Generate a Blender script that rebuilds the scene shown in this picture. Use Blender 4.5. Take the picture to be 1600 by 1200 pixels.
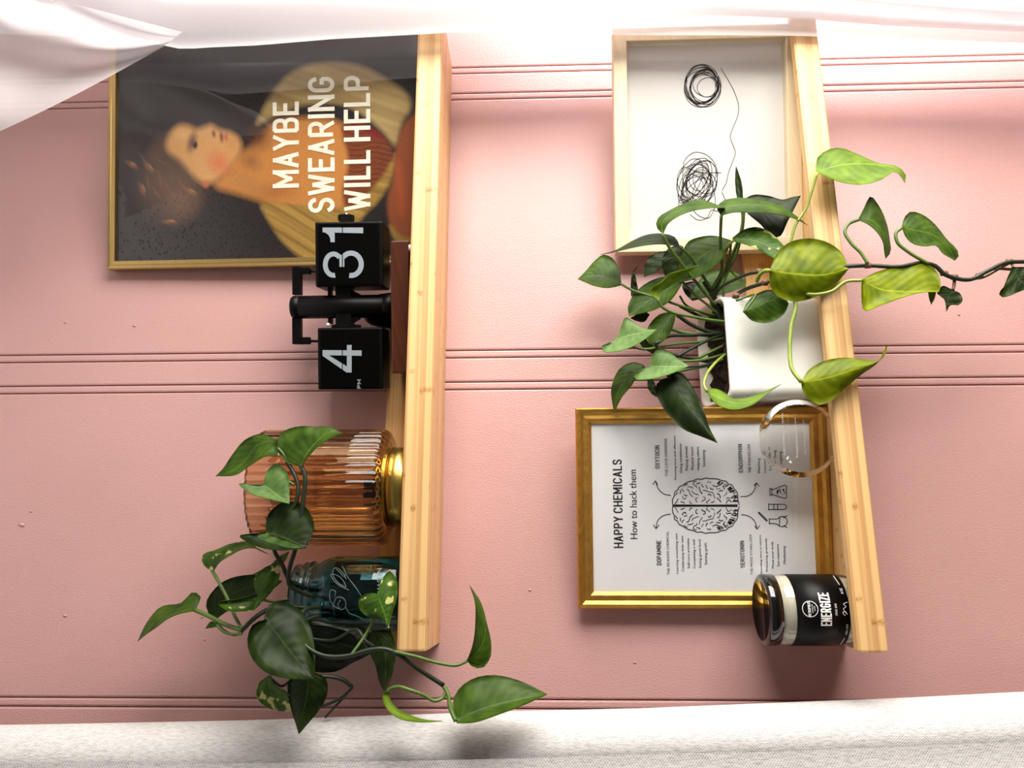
import bpy, bmesh, math, random
import numpy as np
from mathutils import Vector, Matrix

random.seed(7); rng = np.random.RandomState(7)
scene = bpy.context.scene
COL = scene.collection
for o in list(bpy.data.objects):
    bpy.data.objects.remove(o)

# ------------------------------------------------------------------ camera (phone held sideways: image "up" is world +X)
FPX, YAW, PITCH, ROLL = 1200.0, 0.24928, 0.03405, -0.00945
CAM = np.array([0.06927, -0.9077, 1.50524])
def _basis():
    cy, sy, cp, sp = math.cos(YAW), math.sin(YAW), math.cos(PITCH), math.sin(PITCH)
    w = np.array([sy*cp, cy*cp, sp])
    r0 = np.cross(w, [0, 0, 1.0]); r0 /= np.linalg.norm(r0)
    u0 = np.cross(r0, w)
    a, b = -u0, r0
    c, s = math.cos(ROLL), math.sin(ROLL)
    return c*a+s*b, -s*a+c*b, w
RT, UP, FW = _basis()
cam_d = bpy.data.cameras.new('camera'); cam = bpy.data.objects.new('camera', cam_d); COL.objects.link(cam)
cam_d.sensor_fit = 'HORIZONTAL'; cam_d.sensor_width = 36; cam_d.lens = 36*FPX/1600
cam_d.clip_start = 0.02; cam_d.clip_end = 50
M = Matrix.Identity(4)
for i in range(3):
    M[i][0], M[i][1], M[i][2], M[i][3] = RT[i], UP[i], -FW[i], CAM[i]
cam.matrix_world = M
scene.camera = cam

# ------------------------------------------------------------------ world, light, exposure
scene.view_settings.view_transform = 'Standard'
scene.view_settings.look = 'None'
scene.view_settings.gamma = 1
scene.view_settings.use_curve_mapping = False
scene.view_settings.exposure = 0.0
world = bpy.data.worlds.new('room_world'); scene.world = world
world.use_nodes = True
bg = world.node_tree.nodes['Background']
bg.inputs[0].default_value = (0.93, 0.95, 1.0, 1); bg.inputs[1].default_value = 0.115
def area(name, loc, target, sx, sy, power, color=(1, 1, 1)):
    d = bpy.data.lights.new(name, 'AREA'); d.shape = 'RECTANGLE'; d.size = sx; d.size_y = sy
    d.energy = power; d.color = color
    o = bpy.data.objects.new(name, d); COL.objects.link(o)
    o.location = loc
    o.rotation_euler = (Vector(target)-Vector(loc)).to_track_quat('-Z', 'Y').to_euler()
    return o
area('window_daylight', (1.20, -0.64, 1.27), (0.42, -0.06, 1.28), 0.95, 1.15, 52, (1.0, 0.95, 0.88))
edge = area('added_edge_light', (1.25, -0.25, 1.02), (0.80, 0.0, 0.98), 0.02, 1.1, 4.0, (1.0, 0.97, 0.95))  # added slit light, narrowed to brighten only the wall strip behind the curtain
edge.data.spread = math.radians(60)
scene.cycles.use_denoising = True
scene.cycles.max_bounces = 14; scene.cycles.transparent_max_bounces = 24
scene.cycles.transmission_bounces = 12; scene.cycles.glossy_bounces = 5; scene.cycles.diffuse_bounces = 4
scene.cycles.sample_clamp_indirect = 6

# ------------------------------------------------------------------ pixel <-> place helpers (frame taken as 1600x1200)
def ray(u, v):
    return FW + RT*(u-800)/FPX - UP*(v-600)/FPX
def PY(u, v, y):
    d = ray(u, v); return CAM + d*((y-CAM[1])/d[1])
def PZ(u, v, z):
    d = ray(u, v); return CAM + d*((z-CAM[2])/d[2])
def proj(P):
    d = np.asarray(P, float)-CAM; z = d @ FW
    return np.stack([800+FPX*(d @ RT)/z, 600-FPX*(d @ UP)/z], -1)
class Plane:
    """a tilted plane: origin o, axes a (right), b (up), n (towards the room)"""
    def __init__(s, o, yaw, lean=0.0):
        s.o = np.array(o, float)
        s.a = np.array([math.cos(yaw), -math.sin(yaw), 0.0])
        n0 = np.array([-math.sin(yaw), -math.cos(yaw), 0.0])
        s.b = np.array([0, 0, 1.0])*math.cos(lean) - n0*math.sin(lean)
        s.n = n0*math.cos(lean) + np.array([0, 0, 1.0])*math.sin(lean)
    def W(s, a, b, c=0.0):
        return s.o + s.a*a + s.b*b + s.n*c
    def hit(s, u, v, c=0.0):
        d = ray(u, v); o = s.o + s.n*c
        t = ((o-CAM) @ s.n)/(d @ s.n); P = CAM + d*t - s.o
        return P @ s.a, P @ s.b

# ------------------------------------------------------------------ object helpers
INV = {}
def link(name, me, parent=None):
    o = bpy.data.objects.new(name, me); COL.objects.link(o)
    if parent is not None:
        o.parent = parent
    return o
def mesh(name, verts, faces, mat, parent=None, smooth=False, uv=None, colors=None):
    V = np.asarray(verts, float)
    if parent is not None and parent.name in INV:
        V = V - INV[parent.name]
    me = bpy.data.meshes.new(name)
    me.from_pydata(V.tolist(), [], [list(f) for f in faces])
    if uv is not None:
        ul = me.uv_layers.new(name='UVMap')
        idx = np.zeros(len(me.loops), int); me.loops.foreach_get('vertex_index', idx)
        ul.data.foreach_set('uv', np.asarray(uv, float)[idx].ravel())
    if colors is not None:
        ca = me.color_attributes.new('paint', 'FLOAT_COLOR', 'POINT')
        c4 = np.ones((len(V), 4)); c4[:, :3] = colors
        ca.data.foreach_set('color', c4.ravel())
    me.materials.append(mat)
    if smooth:
        me.polygons.foreach_set('use_smooth', [True]*len(me.polygons))
    me.update()
    o = link(name, me, parent)
    INV[o.name] = INV[parent.name] if parent is not None and parent.name in INV else np.zeros(3)
    return o
def empty(name, loc, label, cat, group=None):
    o = bpy.data.objects.new(name, None); COL.objects.link(o)
    o.empty_display_size = 0.02
    o.location = loc; INV[o.name] = np.array(loc, float)
    o['label'] = label; o['category'] = cat
    if group: o['group'] = group
    return o
class MB:
    def __init__(s): s.v = []; s.f = []
    def add(s, V, F):
        n = len(s.v); s.v += [tuple(p) for p in V]; s.f += [tuple(i+n for i in f) for f in F]; return s
    def build(s, name, mat, parent=None, smooth=False):
        return mesh(name, s.v, s.f, mat, parent, smooth)
def box_vf(fn, a0, a1, b0, b1, c0, c1, bev=0.0):
    """box in a local frame given by fn(a,b,c) with chamfered edges"""
    bm = bmesh.new()
    bmesh.ops.create_cube(bm, size=1)
    for v in bm.verts:
        v.co = Vector(((a0+a1)/2+v.co.x*(a1-a0), (b0+b1)/2+v.co.y*(b1-b0), (c0+c1)/2+v.co.z*(c1-c0)))
    if bev > 0:
        bmesh.ops.bevel(bm, geom=list(bm.edges), offset=bev, segments=2, profile=0.6, affect='EDGES')
    bm.verts.index_update()
    V = [fn(*v.co) for v in bm.verts]; F = [[v.index for v in f.verts] for f in bm.faces]
    bm.free(); return V, F
XYZ = lambda x, y, z: np.array([x, y, z])
def boxw(x0, x1, y0, y1, z0, z1, bev=0.0):
    return box_vf(XYZ, x0, x1, y0, y1, z0, z1, bev)
def catmull(P, n):
    P = np.asarray(P, float)
    if len(P) == 2:
        t = np.linspace(0, 1, n)[:, None]; return P[0]*(1-t)+P[1]*t
    d = np.r_[0, np.cumsum(np.maximum(np.linalg.norm(np.diff(P[:, :2] if P.shape[1] == 2 else P, axis=0), axis=1), 1e-9))]
    d /= d[-1]
    Q = np.vstack([2*P[0]-P[1], P, 2*P[-1]-P[-2]]); dd = np.r_[2*d[0]-d[1], d, 2*d[-1]-d[-2]]
    out = []
    for t in np.linspace(0, 1, n):
        i = min(max(np.searchsorted(d, t, side='right')-1, 0), len(P)-2)
        t0, t1, t2, t3 = dd[i:i+4]; p0, p1, p2, p3 = Q[i:i+4]
        m1 = (t2-t1)*((p1-p0)/(t1-t0)-(p2-p0)/(t2-t0)+(p2-p1)/(t2-t1))
        m2 = (t2-t1)*((p2-p1)/(t2-t1)-(p3-p1)/(t3-t1)+(p3-p2)/(t3-t2))
        s = (t-t1)/(t2-t1)
        out.append((2*s**3-3*s**2+1)*p1+(s**3-2*s**2+s)*m1+(-2*s**3+3*s**2)*p2+(s**3-s**2)*m2)
    return np.array(out)
def tube_vf(P, r, k=8, r1=None, caps=True):
    P = np.asarray(P, float); n = len(P)
    T = np.gradient(P, axis=0); T /= np.linalg.norm(T, axis=1)[:, None]+1e-12
    ref = np.array([0.31, -0.9, 0.3]); V = []; F = []
    nrm = np.cross(T[0], ref); nrm /= np.linalg.norm(nrm)
    for i in range(n):
        nrm = nrm - T[i]*(nrm @ T[i]); nrm /= np.linalg.norm(nrm)
        bn = np.cross(T[i], nrm)
        ri = r if r1 is None else r+(r1-r)*i/(n-1)
        for j in range(k):
            a = 2*math.pi*j/k; V.append(P[i]+(nrm*math.cos(a)+bn*math.sin(a))*ri)
    for i in range(n-1):
        for j in range(k):
            j2 = (j+1) % k; F.append((i*k+j, i*k+j2, (i+1)*k+j2, (i+1)*k+j))
    if caps:
        F.append(tuple(range(k-1, -1, -1))); F.append(tuple((n-1)*k+j for j in range(k)))
    return V, F
def lathe_vf(prof, cx, cy, k=48, rib=None, close=False):
    """prof: list of (radius, z). rib(theta, radius) -> radius"""
    V = []; F = []; n = len(prof)
    for r, z in prof:
        for j in range(k):
            a = 2*math.pi*j/k; rr = rib(a, r) if rib else r
            V.append((cx+rr*math.cos(a), cy+rr*math.sin(a), z))
    for i in range(n-1 if not close else n):
        for j in range(k):
            j2 = (j+1) % k; i2 = (i+1) % n
            F.append((i*k+j, i*k+j2, i2*k+j2, i2*k+j))
    if not close:
        if prof[0][0] < 1e-4 or True: F.append(tuple(range(k-1, -1, -1)))
        F.append(tuple((n-1)*k+j for j in range(k)))
    return V, F

# ------------------------------------------------------------------ materials
def lin(r, g, b):
    f = lambda c: (c/255/12.92) if c <= 10.31 else ((c/255+0.055)/1.055)**2.4
    return (f(r), f(g), f(b))
def newmat(name):
    m = bpy.data.materials.new(name); m.use_nodes = True
    nt = m.node_tree; return m, nt, nt.nodes['Principled BSDF'], nt.nodes['Material Output']
def N(nt, t, **kw):
    n = nt.nodes.new(t)
    for k, v in kw.items(): setattr(n, k, v)
    return n
def plain(name, col, rough=0.5, metal=0.0, var=0.08, scale=40.0, bump=0.0, bscale=200.0, spec=None, stretch=(1, 1, 1), coat=0.0):
    m, nt, b, out = newmat(name)
    tc = N(nt, 'ShaderNodeTexCoord'); mp = N(nt, 'ShaderNodeMapping'); mp.inputs['Scale'].default_value = stretch
    nt.links.new(tc.outputs['Object'], mp.inputs[0])
    no = N(nt, 'ShaderNodeTexNoise'); no.inputs['Scale'].default_value = scale; no.inputs['Detail'].default_value = 4
    nt.links.new(mp.outputs[0], no.inputs['Vector'])
    rp = N(nt, 'ShaderNodeValToRGB')
    rp.color_ramp.elements[0].position = 0.3; rp.color_ramp.elements[1].position = 0.7
    rp.color_ramp.elements[0].color = (*[c*(1-var) for c in col], 1); rp.color_ramp.elements[1].color = (*[min(1, c*(1+var)) for c in col], 1)
    nt.links.new(no.outputs['Fac'], rp.inputs[0]); nt.links.new(rp.outputs[0], b.inputs['Base Color'])
    b.inputs['Roughness'].default_value = rough; b.inputs['Metallic'].default_value = metal
    if spec is not None: b.inputs['Specular IOR Level'].default_value = spec
    if coat: b.inputs['Coat Weight'].default_value = coat; b.inputs['Coat Roughness'].default_value = 0.1
    if bump:
        n2 = N(nt, 'ShaderNodeTexNoise'); n2.inputs['Scale'].default_value = bscale; n2.inputs['Detail'].default_value = 3
        nt.links.new(mp.outputs[0], n2.inputs['Vector'])
        bp = N(nt, 'ShaderNodeBump'); bp.inputs['Strength'].default_value = bump; bp.inputs['Distance'].default_value = 0.002
        nt.links.new(n2.outputs['Fac'], bp.inputs['Height']); nt.links.new(bp.outputs[0], b.inputs['Normal'])
    return m
def wood(name, c0, c1, axis='x', grain=90.0, strip=0.009, rough=0.42, knots=True, contrast=1.0):
    m, nt, b, out = newmat(name); L = nt.links.new
    tc = N(nt, 'ShaderNodeTexCoord'); sep = N(nt, 'ShaderNodeSeparateXYZ'); L(tc.outputs['Object'], sep.inputs[0])
    along, across, other = {'x': ('X', 'Z', 'Y'), 'z': ('Z', 'X', 'Y')}[axis]
    add = N(nt, 'ShaderNodeMath', operation='MULTIPLY_ADD'); L(sep.outputs[other], add.inputs[0]); add.inputs[1].default_value = 0.93
    L(sep.outputs[across], add.inputs[2])
    div = N(nt, 'ShaderNodeMath', operation='DIVIDE'); L(add.outputs[0], div.inputs[0]); div.inputs[1].default_value = strip
    fl = N(nt, 'ShaderNodeMath', operation='FLOOR'); L(div.outputs[0], fl.inputs[0])
    wn = N(nt, 'ShaderNodeTexWhiteNoise', noise_dimensions='1D'); L(fl.outputs[0], wn.inputs['W'])
    sh = N(nt, 'ShaderNodeMath', operation='MULTIPLY_ADD'); L(wn.outputs['Value'], sh.inputs[0]); sh.inputs[1].default_value = 3.1; L(sep.outputs[along], sh.inputs[2])
    cb = N(nt, 'ShaderNodeCombineXYZ')
    m1 = N(nt, 'ShaderNodeMath', operation='MULTIPLY'); L(sh.outputs[0], m1.inputs[0]); m1.inputs[1].default_value = 3.0
    m2 = N(nt, 'ShaderNodeMath', operation='MULTIPLY'); L(add.outputs[0], m2.inputs[0]); m2.inputs[1].default_value = grain*4
    L(m1.outputs[0], cb.inputs[0]); L(m2.outputs[0], cb.inputs[1])
    no = N(nt, 'ShaderNodeTexNoise'); no.inputs['Scale'].default_value = 1.0; no.inputs['Detail'].default_value = 6; no.inputs['Roughness'].default_value = 0.62
    L(cb.outputs[0], no.inputs['Vector'])
    mix = N(nt, 'ShaderNodeMath', operation='MULTIPLY_ADD'); L(wn.outputs['Value'], mix.inputs[0]); mix.inputs[1].default_value = 0.42*contrast
    mm = N(nt, 'ShaderNodeMath', operation='MULTIPLY'); L(no.outputs['Fac'], mm.inputs[0]); mm.inputs[1].default_value = 1.0
    L(mm.outputs[0], mix.inputs[2])
    rp = N(nt, 'ShaderNodeValToRGB'); rp.color_ramp.elements[0].position = 0.25; rp.color_ramp.elements[1].position = 0.85
    rp.color_ramp.elements[0].color = (*c0, 1); rp.color_ramp.elements[1].color = (*c1, 1)
    L(mix.outputs[0], rp.inputs[0])
    colout = rp.outputs[0]
    if knots:
        wn2 = N(nt, 'ShaderNodeTexWhiteNoise', noise_dimensions='1D'); o2 = N(nt, 'ShaderNodeMath', operation='ADD'); L(fl.outputs[0], o2.inputs[0]); o2.inputs[1].default_value = 17.3; L(o2.outputs[0], wn2.inputs['W'])
        k1 = N(nt, 'ShaderNodeMath', operation='MULTIPLY_ADD'); L(sep.outputs[along], k1.inputs[0]); k1.inputs[1].default_value = 4.2; L(wn2.outputs['Value'], k1.inputs[2])
        k2 = N(nt, 'ShaderNodeMath', operation='FRACT'); L(k1.outputs[0], k2.inputs[0])
        k3 = N(nt, 'ShaderNodeMath', operation='SUBTRACT'); L(k2.outputs[0], k3.inputs[0]); k3.inputs[1].default_value = 0.5
        k4 = N(nt, 'ShaderNodeMath', operation='ABSOLUTE'); L(k3.outputs[0], k4.inputs[0])
        n3 = N(nt, 'ShaderNodeTexNoise'); n3.inputs['Scale'].default_value = 420; L(tc.outputs['Object'], n3.inputs['Vector'])
        s3 = N(nt, 'ShaderNodeMath', operation='MULTIPLY_ADD'); L(n3.outputs['Fac'], s3.inputs[0]); s3.inputs[1].default_value = 0.045; L(k4.outputs[0], s3.inputs[2])
        r3 = N(nt, 'ShaderNodeValToRGB'); r3.color_ramp.elements[0].position = 0.020; r3.color_ramp.elements[1].position = 0.040
        r3.color_ramp.elements[0].color = (0.66, 0.52, 0.36, 1); r3.color_ramp.elements[1].color = (1, 1, 1, 1)
        L(s3.outputs[0], r3.inputs[0])
        mc = N(nt, 'ShaderNodeMixRGB', blend_type='MULTIPLY'); mc.inputs[0].default_value = 1.0
        L(colout, mc.inputs[1]); L(r3.outputs[0], mc.inputs[2]); colout = mc.outputs[0]
    L(colout, b.inputs['Base Color']); b.inputs['Roughness'].default_value = rough
    bp = N(nt, 'ShaderNodeBump'); bp.inputs['Strength'].default_value = 0.15; bp.inputs['Distance'].default_value = 0.0006
    L(no.outputs['Fac'], bp.inputs['Height']); L(bp.outputs[0], b.inputs['Normal'])
    return m
def glass(name, col, rough=0.02, ior=1.45):
    m, nt, b, out = newmat(name)
    b.inputs['Base Color'].default_value = (*col, 1); b.inputs['Roughness'].default_value = rough
    b.inputs['Transmission Weight'].default_value = 1.0; b.inputs['IOR'].default_value = ior
    return m
def pane_glass(name, tint=(1, 1, 1), ior=1.5):
    """thin flat pane: clear with a Fresnel reflection"""
    m, nt, b, out = newmat(name); nt.nodes.remove(b)
    tr = N(nt, 'ShaderNodeBsdfTransparent'); tr.inputs[0].default_value = (*tint, 1)
    gl = N(nt, 'ShaderNodeBsdfGlossy'); gl.inputs['Roughness'].default_value = 0.01
    fr = N(nt, 'ShaderNodeFresnel')
    ge = N(nt, 'ShaderNodeNewGeometry'); mr = N(nt, 'ShaderNodeMapRange')   # same reflection from either side of the sheet
    mr.inputs['To Min'].default_value = ior; mr.inputs['To Max'].default_value = 1/ior
    nt.links.new(ge.outputs['Backfacing'], mr.inputs[0]); nt.links.new(mr.outputs[0], fr.inputs[0])
    mx = N(nt, 'ShaderNodeMixShader')
    nt.links.new(fr.outputs[0], mx.inputs[0]); nt.links.new(tr.outputs[0], mx.inputs[1]); nt.links.new(gl.outputs[0], mx.inputs[2])
    nt.links.new(mx.outputs[0], out.inputs[0]); return m
def sheer_mat(name, col, see=0.3, transl=0.6, weave=900.0):
    m, nt, b, out = newmat(name); L = nt.links.new; nt.nodes.remove(b)
    df = N(nt, 'ShaderNodeBsdfDiffuse'); df.inputs[0].default_value = (*col, 1)
    tl = N(nt, 'ShaderNodeBsdfTranslucent'); tl.inputs[0].default_value = (*col, 1)
    tr = N(nt, 'ShaderNodeBsdfTransparent')
    m1 = N(nt, 'ShaderNodeMixShader'); m1.inputs[0].default_value = transl; L(df.outputs[0], m1.inputs[1]); L(tl.outputs[0], m1.inputs[2])
    tc = N(nt, 'ShaderNodeTexCoord'); no = N(nt, 'ShaderNodeTexNoise'); no.inputs['Scale'].default_value = weave; L(tc.outputs['Object'], no.inputs['Vector'])
    mr = N(nt, 'ShaderNodeMapRange'); mr.inputs['To Min'].default_value = see-0.06; mr.inputs['To Max'].default_value = see+0.06; L(no.outputs['Fac'], mr.inputs[0])
    m2 = N(nt, 'ShaderNodeMixShader'); L(mr.outputs[0], m2.inputs[0]); L(m1.outputs[0], m2.inputs[1]); L(tr.outputs[0], m2.inputs[2])
    L(m2.outputs[0], out.inputs[0]); return m
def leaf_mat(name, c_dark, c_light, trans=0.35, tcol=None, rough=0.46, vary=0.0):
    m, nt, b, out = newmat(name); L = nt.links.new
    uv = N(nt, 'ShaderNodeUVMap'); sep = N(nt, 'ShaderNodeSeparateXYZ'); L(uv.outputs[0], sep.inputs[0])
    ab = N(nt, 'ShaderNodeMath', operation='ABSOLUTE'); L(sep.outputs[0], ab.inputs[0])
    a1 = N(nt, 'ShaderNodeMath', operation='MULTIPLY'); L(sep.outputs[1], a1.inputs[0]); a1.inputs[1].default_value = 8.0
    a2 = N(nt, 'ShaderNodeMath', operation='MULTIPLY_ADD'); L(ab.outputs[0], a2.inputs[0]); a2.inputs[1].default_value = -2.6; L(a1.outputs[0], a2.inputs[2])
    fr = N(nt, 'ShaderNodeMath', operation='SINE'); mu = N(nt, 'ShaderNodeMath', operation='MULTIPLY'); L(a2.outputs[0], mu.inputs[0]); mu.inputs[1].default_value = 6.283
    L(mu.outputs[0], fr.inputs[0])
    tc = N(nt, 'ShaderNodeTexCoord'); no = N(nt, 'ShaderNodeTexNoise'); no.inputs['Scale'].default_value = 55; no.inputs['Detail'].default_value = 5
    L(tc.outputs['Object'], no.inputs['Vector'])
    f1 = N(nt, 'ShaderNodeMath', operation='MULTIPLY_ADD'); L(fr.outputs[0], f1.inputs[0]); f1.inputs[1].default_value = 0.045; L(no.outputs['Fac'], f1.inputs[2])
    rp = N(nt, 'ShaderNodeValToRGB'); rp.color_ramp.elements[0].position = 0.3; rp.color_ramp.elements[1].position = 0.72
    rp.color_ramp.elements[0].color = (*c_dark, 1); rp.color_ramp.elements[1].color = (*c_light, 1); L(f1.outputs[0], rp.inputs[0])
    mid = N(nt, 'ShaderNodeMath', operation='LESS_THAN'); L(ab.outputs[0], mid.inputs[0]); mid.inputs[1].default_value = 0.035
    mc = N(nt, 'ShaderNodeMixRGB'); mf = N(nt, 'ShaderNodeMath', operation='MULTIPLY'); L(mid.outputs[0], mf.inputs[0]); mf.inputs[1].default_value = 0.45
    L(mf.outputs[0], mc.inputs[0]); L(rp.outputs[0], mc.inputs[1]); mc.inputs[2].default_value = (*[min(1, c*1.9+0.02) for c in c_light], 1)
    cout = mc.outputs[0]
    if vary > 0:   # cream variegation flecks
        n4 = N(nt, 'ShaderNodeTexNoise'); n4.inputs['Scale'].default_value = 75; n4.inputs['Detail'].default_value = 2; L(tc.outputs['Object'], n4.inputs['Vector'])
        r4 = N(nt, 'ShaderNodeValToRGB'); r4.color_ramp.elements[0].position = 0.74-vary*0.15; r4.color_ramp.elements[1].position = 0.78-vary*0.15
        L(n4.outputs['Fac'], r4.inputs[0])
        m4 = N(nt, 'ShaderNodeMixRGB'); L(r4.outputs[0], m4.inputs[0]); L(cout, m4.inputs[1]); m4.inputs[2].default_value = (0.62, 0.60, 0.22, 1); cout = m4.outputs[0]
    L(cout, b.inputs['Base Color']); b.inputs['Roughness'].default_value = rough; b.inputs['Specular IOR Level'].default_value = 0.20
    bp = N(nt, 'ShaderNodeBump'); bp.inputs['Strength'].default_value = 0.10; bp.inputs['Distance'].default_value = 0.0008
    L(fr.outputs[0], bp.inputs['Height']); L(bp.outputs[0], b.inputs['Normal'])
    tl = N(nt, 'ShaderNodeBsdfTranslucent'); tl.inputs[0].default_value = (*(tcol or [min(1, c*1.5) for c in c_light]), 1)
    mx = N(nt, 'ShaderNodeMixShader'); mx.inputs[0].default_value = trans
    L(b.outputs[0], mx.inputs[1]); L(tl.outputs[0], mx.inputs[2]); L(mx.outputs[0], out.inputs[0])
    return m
def paint_mat(name, rough=0.5):
    m, nt, b, out = newmat(name); L = nt.links.new
    at = N(nt, 'ShaderNodeAttribute', attribute_name='paint')
    tc = N(nt, 'ShaderNodeTexCoord'); no = N(nt, 'ShaderNodeTexNoise'); no.inputs['Scale'].default_value = 700; L(tc.outputs['Object'], no.inputs['Vector'])
    mr = N(nt, 'ShaderNodeMapRange'); mr.inputs['To Min'].default_value = 0.82; mr.inputs['To Max'].default_value = 1.18; L(no.outputs['Fac'], mr.inputs[0])
    mc = N(nt, 'ShaderNodeMixRGB', blend_type='MULTIPLY'); mc.inputs[0].default_value = 1; L(at.outputs['Color'], mc.inputs[1]); L(mr.outputs[0], mc.inputs[2])
    L(mc.outputs[0], b.inputs['Base Color']); b.inputs['Roughness'].default_value = rough; b.inputs['Specular IOR Level'].default_value = 0.1
    return m

def wall_mat():
    m, nt, b, out = newmat('pink_wall_paint'); L = nt.links.new
    tc = N(nt, 'ShaderNodeTexCoord')
    n1 = N(nt, 'ShaderNodeTexNoise'); n1.inputs['Scale'].default_value = 5; n1.inputs['Detail'].default_value = 3; L(tc.outputs['Object'], n1.inputs['Vector'])
    rp = N(nt, 'ShaderNodeValToRGB'); rp.color_ramp.elements[0].position = 0.35; rp.color_ramp.elements[1].position = 0.65
    rp.color_ramp.elements[0].color = (0.545, 0.308, 0.290, 1); rp.color_ramp.elements[1].color = (0.575, 0.328, 0.310, 1)
    L(n1.outputs['Fac'], rp.inputs[0]); L(rp.outputs[0], b.inputs['Base Color'])
    b.inputs['Roughness'].default_value = 0.40; b.inputs['Specular IOR Level'].default_value = 0.55
    mp = N(nt, 'ShaderNodeMapping'); mp.inputs['Scale'].default_value = (1.0, 1.0, 0.55); L(tc.outputs['Object'], mp.inputs[0])
    n2 = N(nt, 'ShaderNodeTexNoise'); n2.inputs['Scale'].default_value = 640; n2.inputs['Detail'].default_value = 2.5; L(mp.outputs[0], n2.inputs['Vector'])
    n3 = N(nt, 'ShaderNodeTexNoise'); n3.inputs['Scale'].default_value = 60; n3.inputs['Detail'].default_value = 2; L(mp.outputs[0], n3.inputs['Vector'])
    ad = N(nt, 'ShaderNodeMath', operation='MULTIPLY_ADD'); L(n3.outputs['Fac'], ad.inputs[0]); ad.inputs[1].default_value = 0.45; L(n2.outputs['Fac'], ad.inputs[2])
    bp = N(nt, 'ShaderNodeBump'); bp.inputs['Strength'].default_value = 0.45; bp.inputs['Distance'].default_value = 0.0009
    L(ad.outputs[0], bp.inputs['Height']); L(bp.outputs[0], b.inputs['Normal'])
    return m
def weave_mat():
    m, nt, b, out = newmat('white_linen_weave'); L = nt.links.new
    uv = N(nt, 'ShaderNodeUVMap'); sep = N(nt, 'ShaderNodeSeparateXYZ'); L(uv.outputs[0], sep.inputs[0])
    sn = []
    for k, s in ((0, 2300.0), (1, 2300.0)):
        mu = N(nt, 'ShaderNodeMath', operation='MULTIPLY'); L(sep.outputs[k], mu.inputs[0]); mu.inputs[1].default_value = s
        si = N(nt, 'ShaderNodeMath', operation='SINE'); L(mu.outputs[0], si.inputs[0]); sn.append(si)
    pr = N(nt, 'ShaderNodeMath', operation='MULTIPLY'); L(sn[0].outputs[0], pr.inputs[0]); L(sn[1].outputs[0], pr.inputs[1])
    tc = N(nt, 'ShaderNodeTexCoord'); mp = N(nt, 'ShaderNodeMapping'); mp.inputs['Scale'].default_value = (700, 700, 160); L(tc.outputs['Object'], mp.inputs[0])
    no = N(nt, 'ShaderNodeTexNoise'); no.inputs['Scale'].default_value = 1.0; no.inputs['Detail'].default_value = 3; L(mp.outputs[0], no.inputs['Vector'])
    ad = N(nt, 'ShaderNodeMath', operation='MULTIPLY_ADD'); L(pr.outputs[0], ad.inputs[0]); ad.inputs[1].default_value = 0.22; L(no.outputs['Fac'], ad.inputs[2])
    rp = N(nt, 'ShaderNodeValToRGB'); rp.color_ramp.elements[0].position = 0.25; rp.color_ramp.elements[1].position = 0.6
    rp.color_ramp.elements[0].color = (0.40, 0.39, 0.385, 1); rp.color_ramp.elements[1].color = (0.66, 0.65, 0.645, 1)
    L(ad.outputs[0], rp.inputs[0]); L(rp.outputs[0], b.inputs['Base Color']); b.inputs['Roughness'].default_value = 0.85
    bp = N(nt, 'ShaderNodeBump'); bp.inputs['Strength'].default_value = 0.5; bp.inputs['Distance'].default_value = 0.0006
    L(ad.outputs[0], bp.inputs['Height']); L(bp.outputs[0], b.inputs['Normal'])
    return m
def ceiling_mat():
    m, nt, b, out = newmat('acoustic_tile'); L = nt.links.new
    tc = N(nt, 'ShaderNodeTexCoord'); vo = N(nt, 'ShaderNodeTexVoronoi'); vo.inputs['Scale'].default_value = 75; L(tc.outputs['Object'], vo.inputs['Vector'])
    rp = N(nt, 'ShaderNodeValToRGB'); rp.color_ramp.elements[0].position = 0.20; rp.color_ramp.elements[1].position = 0.26
    rp.color_ramp.elements[0].color = (0.06, 0.06, 0.06, 1); rp.color_ramp.elements[1].color = (0.78, 0.78, 0.79, 1)
    L(vo.outputs['Distance'], rp.inputs[0]); L(rp.outputs[0], b.inputs['Base Color']); b.inputs['Roughness'].default_value = 0.9
    return m

WALL = wall_mat()
BAMBOO = wood('bamboo', lin(174, 122, 68), lin(226, 186, 128), 'x', 170, 0.0062)
BAMBOO_END = wood('bamboo_back_rail', lin(186, 128, 66), lin(228, 182, 116), 'x', 90, 0.009)
WALNUT = wood('walnut', lin(46, 18, 6), lin(96, 46, 20), 'x', 28, 0.05, 0.35, knots=False, contrast=0.3)
PALE = wood('pale_birch', lin(218, 200, 162), lin(236, 220, 186), 'x', 40, 0.05, 0.5, knots=False, contrast=0.3)
GOLD_FLAT = plain('satin_gold', lin(202, 174, 112), 0.36, 1.0, 0.04, 300, stretch=(0.05, 1, 1))
GOLD_ANT = plain('antique_gold', lin(206, 158, 76), 0.46, 1.0, 0.16, 500, 0.25, 700, stretch=(0.12, 1, 0.12))
BRASS = plain('brushed_brass', lin(200, 170, 88), 0.3, 1.0, 0.05, 60, 0.05, 800, stretch=(1, 1, 0.02))
BLACK = plain('matte_black', lin(4, 4, 4), 0.42, 0, 0.15, 80, spec=0.18)
BLACK_GLOSS = plain('glossy_black_lacquer', lin(9, 9, 9), 0.07, 0, 0.1, 60, coat=0.6)
CARD = plain('black_flap_card', lin(3, 3, 3), 0.7, 0, 0.1, 80, spec=0.04)
DIGIT = plain('pale_grey_print', lin(150, 160, 168), 0.6, 0, 0.03, 60)
CREAM_PRINT = plain('cream_print', lin(252, 242, 222), 0.6, 0, 0.14, 160, stretch=(1, 1, 0.2), spec=0.1)
INK = plain('black_ink', lin(24, 20, 22), 0.6, 0, 0.1, 100, spec=0.1)
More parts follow.
